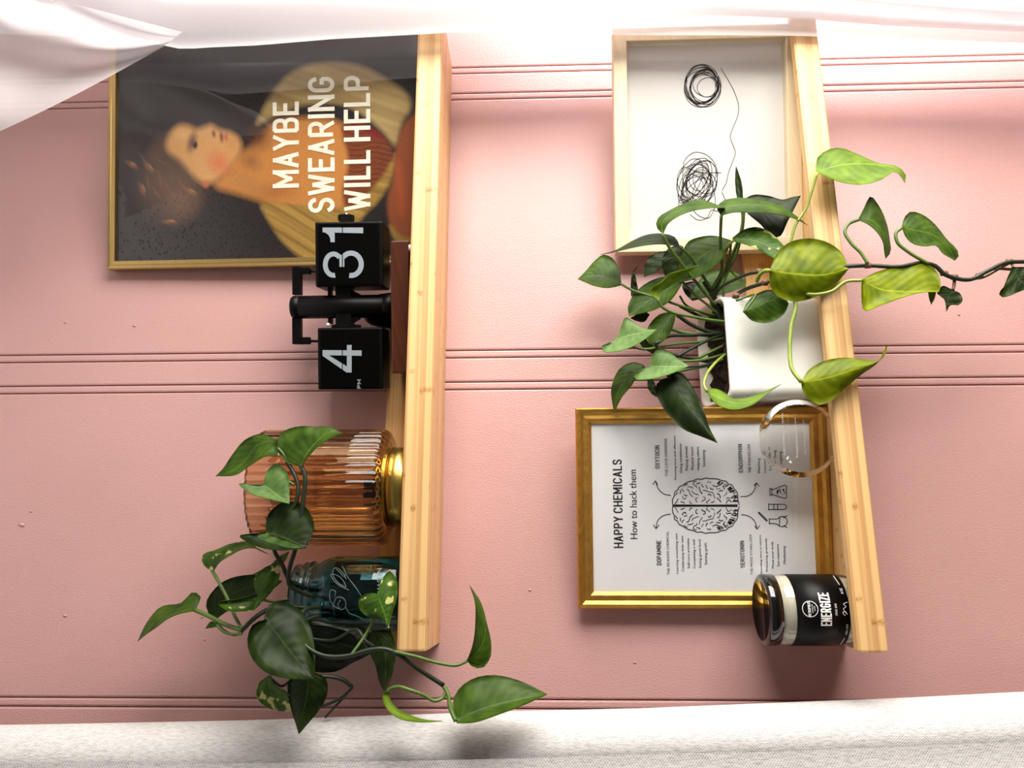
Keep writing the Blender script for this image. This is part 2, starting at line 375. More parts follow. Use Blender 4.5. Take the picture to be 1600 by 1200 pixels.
PAPER = plain('white_paper', lin(242, 243, 244), 0.75, 0, 0.02, 12, 0.05, 30, spec=0.1)
MATBOARD = plain('grey_white_paper', lin(222, 220, 216), 0.75, 0, 0.01, 12, spec=0.1)
WHITE_PRINT = plain('white_print', lin(240, 240, 238), 0.6, 0, 0.02, 60)
CERAMIC = plain('white_glazed_ceramic', lin(238, 240, 232), 0.22, 0, 0.015, 20, 0.1, 18)
LINER = plain('white_plastic_liner', lin(214, 214, 200), 0.4, 0, 0.05, 60)
SOIL = plain('potting_soil', lin(38, 26, 18), 0.95, 0, 0.6, 160, 1.0, 220)
WAX = plain('cream_wax', lin(236, 230, 208), 0.45, 0, 0.02, 30)
PANE = pane_glass('picture_glass')
CLEAR = glass('clear_glass', (0.98, 0.985, 0.98), 0.0, 1.47)
AMBER = glass('amber_glass', (0.80, 0.58, 0.34), 0.015, 1.42)
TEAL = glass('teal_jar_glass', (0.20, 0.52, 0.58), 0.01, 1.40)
WATER = glass('water', (0.50, 0.56, 0.52), 0.0, 1.33)  # dark tint stands in for the dim room refracted through clear water
ETCH = plain('frosted_etching', lin(232, 228, 220), 0.7, 0, 0.03, 60)
LINEN = weave_mat()
SHEER = sheer_mat('sheer_voile', (0.95, 0.94, 0.96), 0.34, 0.42)
FLAP = sheer_mat('sheer_voile_flap', (0.80, 0.77, 0.80), 0.36, 0.30)
SHEER2 = sheer_mat('sheer_voile_layers', (0.95, 0.94, 0.97), 0.08, 0.45)
WHITE_TRIM = plain('white_trim_paint', lin(236, 234, 230), 0.4, 0, 0.02, 10)
FLOOR_M = wood('floor_boards', lin(120, 84, 52), lin(160, 116, 76), 'x', 20, 0.09, 0.5, knots=False)
CEIL = ceiling_mat()
STEEL = plain('polished_steel', lin(220, 220, 220), 0.2, 1.0, 0.03, 60)
SCREW = plain('white_plastic', lin(238, 238, 236), 0.4, 0, 0.03, 60)

# ------------------------------------------------------------------ the room
def structure(o, label, cat):
    o['kind'] = 'structure'; o['label'] = label; o['category'] = cat; return o
P_, X0_, n_, g_ = 0.4034, 0.7474, 0.00947, 0.03098
back = structure(mesh('wall_back', *boxw(-0.9, 1.0, 0.004, 0.05, 0.0, 2.45), WALL), 'pink painted board wall with paired vertical grooves behind both shelves', 'wall')
edges = [1.0]
for k in range(3):
    b0 = X0_-P_*k; edges += [b0, b0-n_, b0-n_-g_, b0-2*n_-g_]
edges.append(-0.9)
for i in range(len(edges)-1):
    x1, x0 = edges[i], edges[i+1]
    gp = 0.0006
    mesh('panel', *boxw(x0+gp, x1-gp, 0.0, 0.006, 0.001, 2.449, 0.0020), WALL, back)
for u, v, r_ in ((34, 820, 0.004), (49, 799, 0.0016), (102, 962, 0.0026), (210, 509, 0.0026), (102, 504, 0.0018), (320, 999, 0.0016), (316, 964, 0.0014), (828, 922, 0.0018), (992, 1035, 0.0018), (1498, 492, 0.0018)):
    c_ = PY(u, v, 0.0); V_, F_ = lathe_vf([(r_, 0.0003), (r_*0.7, 0.0008), (r_*0.2, 0.0011)], 0, 0, 10)
    mesh('paint_drip', [(c_[0]+y_*0.6+x_*0.2, -z_, c_[2]+x_) for x_, y_, z_ in V_], F_, WALL, back, True)
structure(mesh('floor', *boxw(-2.5, 1.0, -3.2, 0.05, -0.05, 0.0), FLOOR_M), 'wooden floor of the room, below the view', 'floor')
ceil = structure(mesh('ceiling', *boxw(-2.5, 1.0, -3.2, 0.05, 2.475, 2.5), WHITE_TRIM), 'white acoustic tile ceiling seen mirrored in the poster glass', 'ceiling')
for i in range(6):
    for j in range(5):
        x = 0.98-0.58*(i+1); y = 0.0-0.62*(j+1)
        mesh('tile', *boxw(x+0.003, x+0.577, y+0.003, y+0.617, 2.45, 2.475, 0.003), CEIL, ceil)
wy0, wy1, wz0, wz1 = -1.45, -0.025, 0.60, 2.32
wr = MB()
wr.add(*boxw(1.0, 1.06, -3.2, wy0, 0, 2.45)); wr.add(*boxw(1.0, 1.06, wy1, 0.05, 0, 2.45))
wr.add(*boxw(1.0, 1.06, wy0, wy1, 0, wz0)); wr.add(*boxw(1.0, 1.06, wy0, wy1, wz1, 2.45))
structure(wr.build('wall_right', WHITE_TRIM), 'white side wall that holds the bright window', 'wall')
win = structure(mesh('window_1', *boxw(1.0, 1.05, wy0, wy0+0.03, wz0, wz1, 0.003), WHITE_TRIM), 'bright white framed window behind the sheer curtain', 'window')
for a in ((wy1-0.03, wy1, wz0, wz1), (wy0+0.03, wy1-0.03, wz0, wz0+0.03), (wy0+0.03, wy1-0.03, wz1-0.03, wz1)):
    mesh('window_frame', *boxw(1.0, 1.05, *a, 0.003), WHITE_TRIM, win)
mesh('pane', *boxw(1.024, 1.027, wy0+0.03, wy1-0.03, wz0+0.03, wz1-0.03), PANE, win)

# ------------------------------------------------------------------ shelves
L_, ZT, H_, DZ, DEP = 0.75, 1.6484, 0.0296, 0.45166, 0.10844
def shelf(z_top, floor_drop, rail_top, label, step=None):
    t = empty('picture_ledge', (L_/2, 0, z_top-H_), label, 'shelf', 'bamboo picture ledges on the pink wall')
    mesh('board', *boxw(0, L_, -DEP+(0.0121 if floor_drop else 0), -0.0005, z_top-H_, z_top-floor_drop, 0.001 if floor_drop else 0.0022), BAMBOO, t)
    if floor_drop:
        mesh('front_lip', *boxw(0, L_, -DEP, -DEP+0.0121, z_top-H_, z_top, 0.0022), BAMBOO, t)
    if step: mesh('raised_floor', *boxw(0.0, step, -DEP+0.0121, -0.0095, z_top-floor_drop, z_top, 0.0004), BAMBOO, t)
    mesh('back_rail', *boxw(0.002, L_-0.002, -0.0095, -0.0005, z_top-floor_drop, rail_top, 0.0008), BAMBOO_END, t)
    return t
shelf(ZT, 0.010, 1.6885, 'upper bamboo picture ledge holding the portrait poster, flip clock, amber lamp and jar', 0.4485)
shelf(ZT-DZ, 0.015, 1.2478, 'lower bamboo picture ledge holding the white planter, glass disc and black candle')
F1, F2 = ZT, ZT-DZ-0.015

# ------------------------------------------------------------------ text and strokes
def text_vf(s, offset=0.0, res=3):
    c = bpy.data.curves.new('lettering_source', 'FONT'); c.body = s; c.resolution_u = res; c.offset = offset; c.fill_mode = 'FRONT'
    o = bpy.data.objects.new('lettering_source', c)
    me = bpy.data.meshes.new_from_object(o)
    n = len(me.vertices); V = np.zeros(n*3); me.vertices.foreach_get('co', V); V = V.reshape(-1, 3)[:, :2]
    F = [tuple(p.vertices) for p in me.polygons]
    bpy.data.meshes.remove(me); bpy.data.objects.remove(o); bpy.data.curves.remove(c)
    return V, F
def fit(V, x0, x1, y0, y1, keep=None):
    a, b = V.min(0), V.max(0)
    if keep: a[1], b[1] = keep
    W = np.empty_like(V)
    W[:, 0] = x0+(V[:, 0]-a[0])/(b[0]-a[0])*(x1-x0); W[:, 1] = y0+(V[:, 1]-a[1])/(b[1]-a[1])*(y1-y0)
    return W
def plane_text(mb, pl, s, ut, ub, vs, ve, c, offset=0.0, lower=False):
    a0, b0 = pl.hit(ub, vs, c); a1, b1 = pl.hit(ut, ve, c)
    V, F = text_vf(s, offset)
    V = fit(V, a0, a1, b0, b1, (0.0, 0.69) if lower else None)
    mb.add([pl.W(x, y, c) for x, y in V], F)
def ribbon_vf(P2, w, fn):
    P = np.asarray(P2, float); T = np.gradient(P, axis=0); T /= np.linalg.norm(T, axis=1)[:, None]+1e-12
    Nn = np.stack([-T[:, 1], T[:, 0]], 1)*w/2
    V = [fn(*(p+n)) for p, n in zip(P, Nn)]+[fn(*(p-n)) for p, n in zip(P, Nn)]
    k = len(P); F = [(i, i+1, k+i+1, k+i) for i in range(k-1)]
    return V, F
def stroke(mb, pl, px, w, c, n=None, closed=False):
    pts = [pl.hit(u, v, c) for u, v in px]
    if closed: pts.append(pts[0])
    P = catmull(pts, n or max(6, len(pts)*5)) if len(pts) > 2 else np.array(pts)
    mb.add(*ribbon_vf(P, w, lambda a, b: pl.W(a, b, c)))

def _arc(cx, cy, rx, ry, a0, a1, n=9):
    return [(cx+rx*math.cos(math.radians(a0+(a1-a0)*i/(n-1))), cy+ry*math.sin(math.radians(a0+(a1-a0)*i/(n-1)))) for i in range(n)]
GLYPH = {
 'A': (1, [[(0, 0), (.5, 1), (1, 0)], [(.17, .3), (.83, .3)]]), 'B': (1, [[(0, 0), (0, 1), (.6, 1)]+_arc(.62, .76, .32, .24, 90, -90)+[(0, .52)], [(.6, .52)]+_arc(.66, .26, .34, .26, 90, -90)+[(0, 0)]]),
 'C': (1, [[(1, .74)]+_arc(.5, .72, .5, .28, 10, 180)+_arc(.5, .28, .5, .28, 180, 350)+[(1, .26)]]), 'D': (1, [[(0, 0), (0, 1), (.5, 1)]+_arc(.5, .6, .5, .4, 90, 0)+_arc(.5, .4, .5, .4, 0, -90)+[(0, 0)]]),
 'E': (.85, [[(1, 1), (0, 1), (0, 0), (1, 0)], [(0, .52), (.85, .52)]]), 'F': (.8, [[(1, 1), (0, 1), (0, 0)], [(0, .52), (.85, .52)]]),
 'G': (1, [[(1, .74)]+_arc(.5, .72, .5, .28, 10, 180)+_arc(.5, .28, .5, .28, 180, 360)+[(1, .48), (.55, .48)]]), 'H': (1, [[(0, 0), (0, 1)], [(1, 0), (1, 1)], [(0, .52), (1, .52)]]),
 'I': (.06, [[(.5, 0), (.5, 1)]]), 'K': (1, [[(0, 0), (0, 1)], [(1, 1), (.05, .42)], [(.35, .6), (1, 0)]]), 'L': (.8, [[(0, 1), (0, 0), (1, 0)]]), 'M': (1.25, [[(0, 0), (0, 1), (.5, .3), (1, 1), (1, 0)]]),
 'N': (1.05, [[(0, 0), (0, 1), (1, 0), (1, 1)]]), 'O': (1, [_arc(.5, .72, .5, .28, 0, 180)+_arc(.5, .28, .5, .28, 180, 360)+[(1, .72)]]), 'P': (.95, [[(0, 0), (0, 1), (.6, 1)]+_arc(.62, .73, .38, .27, 90, -90)+[(0, .46)]]),
 'R': (1, [[(0, 0), (0, 1), (.6, 1)]+_arc(.62, .74, .36, .26, 90, -90)+[(0, .48)], [(.5, .48), (1, 0)]]), 'S': (.95, [[(1, .76)]+_arc(.5, .76, .5, .24, 15, 270)+_arc(.5, .26, .5, .26, 90, -165)]),
 'T': (.9, [[(0, 1), (1, 1)], [(.5, 1), (.5, 0)]]), 'U': (1, [[(0, 1)]+_arc(.5, .3, .5, .3, 180, 360)+[(1, 1)]]), 'V': (1, [[(0, 1), (.5, 0), (1, 1)]]), 'W': (1.45, [[(0, 1), (.25, 0), (.5, .8), (.75, 0), (1, 1)]]),
 'X': (1, [[(0, 0), (1, 1)], [(0, 1), (1, 0)]]), 'Y': (1, [[(0, 1), (.5, .46), (1, 1)], [(.5, .46), (.5, 0)]]), 'Z': (.95, [[(0, 1), (1, 1), (0, 0), (1, 0)]]),
}
def stroke_text_vf(s, x0, x1, y0, y1, wt=0.2, gap=0.42):
    """condensed capitals drawn with broad strokes inside a box; wt = stroke width / cap height"""
    units = []; x = 0.0
    for ch in s:
        if ch == ' ': x += 0.55; continue
        w, st = GLYPH[ch]; units.append((x, w, st)); x += w+gap
    tot = x-gap; H = abs(y1-y0); W_ = abs(x1-x0); wd = wt*H; ky = H-wd; kx = (W_-wd)/tot
    sx, sy = (1 if x1 > x0 else -1), (1 if y1 > y0 else -1)
    V = []; F = []
    for ux, w, st in units:
        for line in st:
            P = np.array([((ux+px_*w)*kx+wd/2, py_*ky+wd/2) for px_, py_ in line])
            for a, b in zip(P[:-1], P[1:]):
                d = b-a; ln = np.hypot(*d)
                if ln < 1e-9: continue
                d = d/ln; nn = np.array([-d[1], d[0]])*wd/2; e = d*wd*(0.5 if len(line) < 8 else 0.12)
                k = len(V)
                for q in (a-e+nn, a-e-nn, b+e-nn, b+e+nn): V.append((x0+sx*q[0], y0+sy*q[1]))
                F.append((k, k+1, k+2, k+3))
    V = np.array(V)
    V[:, 0] = np.clip(V[:, 0], min(x0, x1), max(x0, x1)); V[:, 1] = np.clip(V[:, 1], min(y0, y1), max(y0, y1))
    return V, F
def caps(name, pl, s, ut, ub, vs, ve, c, mat, parent, wt=0.2, gap=0.42):
    a0, b0 = pl.hit(ub, vs, c); a1, b1 = pl.hit(ut, ve, c)
    V, F = stroke_text_vf(s, a0, a1, b0, b1, wt, gap)
    return mesh(name, [pl.W(x, y, c+((i//4) % 9)*1.4e-5) for i, (x, y) in enumerate(V)], F, mat, parent)
def line_text(name, pl, s, ut, ub, vs, ve, c, mat, parent, of=0.0):
    mb = MB(); plane_text(mb, pl, s, ut, ub, vs, ve, c, of, True); return mb.build(name, mat, parent)
def frame_bars(pl, w, h, prof, mat, parent, c0=0.0):
    """four mitred bars; prof = [(inset, depth c)] closed polygon"""
    cs = [((0, 0), (1, 0), (0, 1), w), ((w, 0), (0, 1), (-1, 0), h), ((w, h), (-1, 0), (0, -1), w), ((0, h), (0, -1), (1, 0), h)]
    for o, t, nrm, ln in cs:
        V = []; k = len(prof)
        for end in (0, 1):
            for q, c in prof:
                s = q if end == 0 else ln-q
                V.append(pl.W(o[0]+t[0]*s+nrm[0]*q, o[1]+t[1]*s+nrm[1]*q, c+c0))
        F = [(i, (i+1) % k, k+(i+1) % k, k+i) for i in range(k)]+[tuple(range(k-1, -1, -1)), tuple(range(k, 2*k))]
        mesh('frame_bar', V, F, mat, parent)
def rect_vf(pl, a0, a1, b0, b1, c0, c1):
    return box_vf(pl.W, a0, a1, b0, b1, c0, c1)

# ------------------------------------------------------------------ portrait poster
def poly_mask(U, V, poly, soft):
    """soft inside mask of a polygon in photo pixels"""
    P = np.asarray(poly, float)
    for _ in range(2):
        Q = np.roll(P, -1, axis=0); P = np.stack([P*0.75+Q*0.25, P*0.25+Q*0.75], 1).reshape(-1, 2)
    n = len(P)
    inside = np.zeros(U.shape, bool); dist = np.full(U.shape, 1e9)
    for i in range(n):
        x0, y0 = P[i]; x1, y1 = P[(i+1) % n]
        cond = ((y0 > V) != (y1 > V))
        xi = (x1-x0)*(V-y0)/((y1-y0) if y1 != y0 else 1e-9)+x0
        inside ^= cond & (U < xi)
        t = np.clip(((U-x0)*(x1-x0)+(V-y0)*(y1-y0))/((x1-x0)**2+(y1-y0)**2+1e-9), 0, 1)
        dist = np.minimum(dist, np.hypot(U-(x0+t*(x1-x0)), V-(y0+t*(y1-y0))))
    sd = np.where(inside, dist, -dist)
    return np.clip(sd/soft*0.5+0.5, 0, 1)
def blob(U, V, u, v, ru, rv, ang=0.0, soft=0.5):
    c, s = math.cos(ang), math.sin(ang); du, dv = U-u, V-v
    d = np.sqrt(((du*c+dv*s)/ru)**2+((-du*s+dv*c)/rv)**2)
    return np.clip((1-d)/soft, 0, 1)
def paint_portrait(U, V):
    C = np.ones(U.shape+(3,))*np.array(lin(40, 35, 36))
    def lay(mask, col, op=1.0):
        nonlocal C
        a = (mask*op)[..., None]; C = C*(1-a)+np.array(lin(*col))*a
    S = lambda f, ph: np.clip(0.5+0.24*np.sin(f+ph)+0.20*np.sin(1.7*f+1.3+0.03*U)+0.14*np.sin(3.1*f+0.05*V), 0, 1)
    lay(blob(U, V, 270, 286, 66, 78, 0.35, 0.75), (100, 74, 58), 0.95)                 # hair
    lay(blob(U, V, 252, 236, 26, 40, 0.5, 0.8), (96, 72, 58), 0.8)
    for q in range(16):
        lay(blob(U, V, 225+q*6.2, 250+((q*37) % 60), 20, 2.6, 1.0+0.5*math.sin(q*2.1), 0.9), (136, 98, 68), 0.45)
    lay(blob(U, V, 285, 318, 34, 40, 0.6, 0.8), (112, 84, 66), 0.7)
    # throat and chest
    lay(poly_mask(U, V, [(330, 292), (350, 272), (372, 240), (392, 230), (408, 214), (420, 196), (450, 184), (520, 184), (548, 204), (562, 236), (552, 296), (540, 332), (480, 328), (424, 320), (402, 312), (368, 302)], 7), (190, 128, 66))
    lay(blob(U, V, 405, 215, 26, 30, 0.3, 0.9), (92, 54, 36), 0.75)
    lay(blob(U, V, 392, 252, 26, 18, 0.6, 0.9), (120, 80, 56), 0.6)
    lay(blob(U, V, 430, 300, 50, 20, 0, 0.9), (150, 92, 52), 0.6)
    lay(blob(U, V, 385, 285, 40, 16, 0.5, 0.9), (170, 124, 78), 0.6)
    # face
    lay(poly_mask(U, V, [(258, 226), (266, 206), (280, 194), (296, 196), (306, 203), (322, 197), (331, 194), (338, 201), (350, 204), (364, 208), (374, 216), (378, 230), (370, 248), (352, 268), (336, 284), (318, 288), (300, 272), (280, 252), (264, 240)], 6), (206, 156, 98))
    lay(blob(U, V, 342, 254, 30, 24, 0.7, 0.9), (206, 110, 78), 0.75)
    lay(blob(U, V, 286, 210, 20, 12, 0.3, 0.9), (226, 184, 124), 0.5)
    lay(blob(U, V, 362, 226, 14, 16, 0.2, 0.9), (196, 136, 86), 0.6)
    lay(blob(U, V, 300, 222, 10, 22, 0.25, 0.8), (84, 62, 66), 0.85)              # eye socket
    lay(blob(U, V, 305, 227, 4.5, 8, 0.2, 0.5), (38, 34, 44), 0.95)
    lay(blob(U, V, 302, 233, 2.2, 4, 0.2, 0.6), (176, 146, 116), 0.7)
    lay(blob(U, V, 334, 209, 4, 8, -0.1, 0.7), (110, 54, 50), 0.9)                # nostril
    lay(blob(U, V, 346, 214, 4, 12, -0.1, 0.7), (120, 50, 52), 0.9)               # mouth
    lay(blob(U, V, 353, 214, 5, 9, -0.1, 0.8), (176, 84, 70), 0.8)
    lay(blob(U, V, 322, 287, 7, 9, 0.1, 0.6), (190, 106, 72), 0.85)               # ear
    lay(blob(U, V, 274, 262, 20, 30, -0.7, 0.9), (86, 66, 58), 0.9)
    for (u, v, a) in ((222, 296, 1.2), (265, 347, 0.1), (206, 258, 0.6), (232, 262, 0.9), (298, 300, 0.5)):   # wreath leaves
        lay(blob(U, V, u, v, 15, 5, a, 0.8), (138, 90, 60), 0.75)
        lay(blob(U, V, u+3, v-2, 9, 2, a, 0.8), (186, 140, 92), 0.6)
    # near sleeve and far sleeve
    m = poly_mask(U, V, [(398, 198), (406, 180), (424, 146), (452, 112), (500, 96), (560, 100), (604, 122), (642, 150), (642, 172), (626, 192), (620, 236), (600, 206), (560, 172), (520, 158), (460, 166), (420, 186)], 5)
    st = S((V*0.9-U*0.35)*0.16, 0.5)[..., None]
    col = np.array(lin(150, 126, 82))*(1-st)+np.array(lin(178, 154, 102))*st
    C = C*(1-m[..., None])+col*m[..., None]
    m = poly_mask(U, V, [(402, 314), (440, 318), (500, 322), (542, 330), (572, 300), (600, 262), (622, 232), (616, 276), (590, 318), (560, 342), (556, 404), (508, 412), (472, 405), (440, 378), (418, 344)], 4)
    st = S(V*0.22-U*0.09+3*np.sin(U*0.02), 0.2)[..., None]
    col = np.array(lin(132, 102, 48))*(1-st)+np.array(lin(174, 140, 72))*st
    C = C*(1-m[..., None])+col*m[..., None]
    m = poly_mask(U, V, [(530, 204), (556, 188), (592, 208), (618, 234), (604, 268), (574, 304), (542, 332), (532, 300), (548, 250)], 4)
    st = S(V*0.75+2*np.sin(U*0.11), 0)[..., None]
    col = np.array(lin(88, 40, 26))*(1-st)+np.array(lin(136, 72, 40))*st
    C = C*(1-m[..., None])+col*m[..., None]
    lay(poly_mask(U, V, [(530, 200), (556, 186), (606, 214), (600, 222), (560, 200), (538, 210)], 3), (120, 34, 38), 0.85)
    lay(poly_mask(U, V, [(616, 240), (628, 196), (650, 176), (660, 176), (660, 376), (628, 378), (608, 352), (604, 312), (614, 282)], 4), (140, 76, 42))
    lay(poly_mask(U, V, [(618, 252), (624, 250), (634, 300), (630, 344), (622, 330)], 6), (176, 84, 46), 0.8)
    lay(poly_mask(U, V, [(606, 344), (628, 372), (660, 372), (660, 400), (640, 400), (612, 372)], 3), (150, 116, 54))
    return C
TLy = -0.012
def make_poster():
    yaw = math.radians(12.6); lean = math.radians(1.5); Hh = 0.414; Ww = 0.312
    x0 = PY(170, 425, TLy)[0]
    pl = Plane((x0, TLy-math.sin(lean)*Hh-0.003, F1-0.010), yaw, lean)
    t = empty('portrait_poster', tuple(pl.W(Ww/2, 0, -0.006)), 'framed poster of a classical portrait lettered MAYBE SWEARING WILL HELP, thin gold frame', 'picture')
    w = 0.0100
    frame_bars(pl, Ww, Hh, [(0, -0.014), (0, 0.0), (0.0012, 0.0012), (0.0042, 0.0006), (0.0046, 0.0002), (0.0055, 0.0008), (w, 0.0006), (w, -0.004), (w-0.002, -0.014)], GOLD_FLAT, t)
    na, nb = 190, 240
    A = np.linspace(w-0.001, Ww-w+0.001, na); B = np.linspace(w-0.001, Hh-w+0.001, nb)
    AA, BB = np.meshgrid(A, B)
    W = pl.o+AA[..., None]*pl.a+BB[..., None]*pl.b+pl.n*(-0.006)
    uv = proj(W.reshape(-1, 3)).reshape(nb, na, 2)
    C = paint_portrait(uv[..., 0], uv[..., 1])
    F = [(j*na+i, j*na+i+1, (j+1)*na+i+1, (j+1)*na+i) for j in range(nb-1) for i in range(na-1)]
    n0 = na*nb
    Vv = np.vstack([W.reshape(-1, 3), np.array([pl.W(a, b, -0.012) for a, b in ((A[0], B[0]), (A[-1], B[0]), (A[-1], B[-1]), (A[0], B[-1]))])])
    F.append((n0, n0+3, n0+2, n0+1))
    pr = mesh('print', Vv, F, paint_mat('portrait_print'), t, colors=np.vstack([C.reshape(-1, 3), np.ones((4, 3))*0.1]))
    for s, ut, ub, vs, ve in (('MAYBE', 426, 467, 293, 160), ('SWEARING', 481, 523, 332, 121), ('WILL HELP', 537, 579, 329, 119)):
        caps('lettering', pl, s, ut, ub, vs, ve, -0.0056, CREAM_PRINT, pr, 0.155, 0.6)
    mesh('glass_pane', *rect_vf(pl, w-0.001, Ww-w+0.001, w-0.001, Hh-w+0.001, -0.0045, -0.0030), PANE, t)
make_poster()

# ------------------------------------------------------------------ scribble picture
def make_scribble():
    yaw = math.radians(12.8); lean = math.radians(0.3)
    P = PY(962, 395, -0.0322); Hh = P[2]-F2; Ww = 0.278
    pl = Plane((P[0], P[1]-math.sin(lean)*Hh, F2), yaw, lean)
    t = empty('line_drawing_picture', tuple(pl.W(Ww/2, 0, -0.012)), 'pale wood box frame with a tangled black line drawing on white paper', 'picture')
    w = 0.0165
    frame_bars(pl, Ww, Hh, [(0, -0.0215), (0, -0.0008), (0.0008, 0.0), (w-0.0006, 0.0), (w, -0.0006), (w, -0.016), (w-0.003, -0.0215)], PALE, t)
    c = -0.0145
    pr = mesh('print', *rect_vf(pl, w-0.001, Ww-w+0.001, w-0.001, Hh-w+0.001, -0.02, c-0.0004), MATBOARD, t)
    mb = MB(); wd = 0.00062
    r = random.Random(3)
    def loops(cu, cv, ru, rv, n, lo, hi, off, sq):
        pts = []
        a = r.uniform(0, 6.28); k0 = r.uniform(lo, hi); ou = ov = 0.0; ph = r.uniform(0, 3.14); q = r.uniform(sq, 1)
        for i in range(n*12):
            if i % 12 == 0:
                k1 = r.uniform(lo, hi); ou1, ov1 = r.uniform(-off, off), r.uniform(-off, off); ph1 = ph+r.uniform(-0.7, 0.7); q1 = r.uniform(sq, 1)
                c0 = (k0, ou, ov, ph, q)
            f = (i % 12)/12; k = c0[0]*(1-f)+k1*f; du = c0[1]*(1-f)+ou1*f; dv = c0[2]*(1-f)+ov1*f; p_ = c0[3]*(1-f)+ph1*f; qq = c0[4]*(1-f)+q1*f
            if i % 12 == 11: k0, ou, ov, ph, q = k1, ou1, ov1, ph1, q1
            x, y = math.cos(a), math.sin(a)*qq; a += 2*math.pi/12
            pts.append((cu+ru*(k*(x*math.cos(p_)-y*math.sin(p_))+du), cv+rv*(k*(x*math.sin(p_)+y*math.cos(p_))+dv)))
        return pts
    stroke(mb, pl, loops(1097, 134, 31, 36, 9, 0.66, 1.0, 0.12, 0.8), wd, c, 800)
    stroke(mb, pl, loops(1101, 139, 31, 36, 6, 0.42, 0.8, 0.18, 0.7), wd, c, 450)
    stroke(mb, pl, loops(1093, 289, 45, 52, 17, 0.36, 0.92, 0.40, 0.4), wd, c, 1200)
    stroke(mb, pl, [(1126, 106), (1136, 122), (1148, 145), (1154, 165), (1153, 180), (1145, 200), (1141, 214), (1145, 226), (1149, 238), (1145, 252), (1138, 270), (1135, 285), (1128, 298)], wd, c, 60)
    stroke(mb, pl, [(1068, 300), (1067, 270), (1070, 250), (1085, 238), (1100, 240), (1115, 252), (1121, 268), (1118, 290), (1100, 318), (1075, 310), (1058, 280), (1066, 262), (1090, 268), (1127, 270)], wd, c, 90)
    stroke(mb, pl, [(1078, 335), (1092, 344), (1105, 340), (1112, 328), (1122, 330), (1134, 318), (1128, 300)], wd, c, 40)
    mb.build('line_drawing', INK, pr)
    mesh('glass_pane', *rect_vf(pl, w-0.0005, Ww-w+0.0005, w-0.0005, Hh-w+0.0005, -0.0055, -0.0035), PANE, t)
make_scribble()

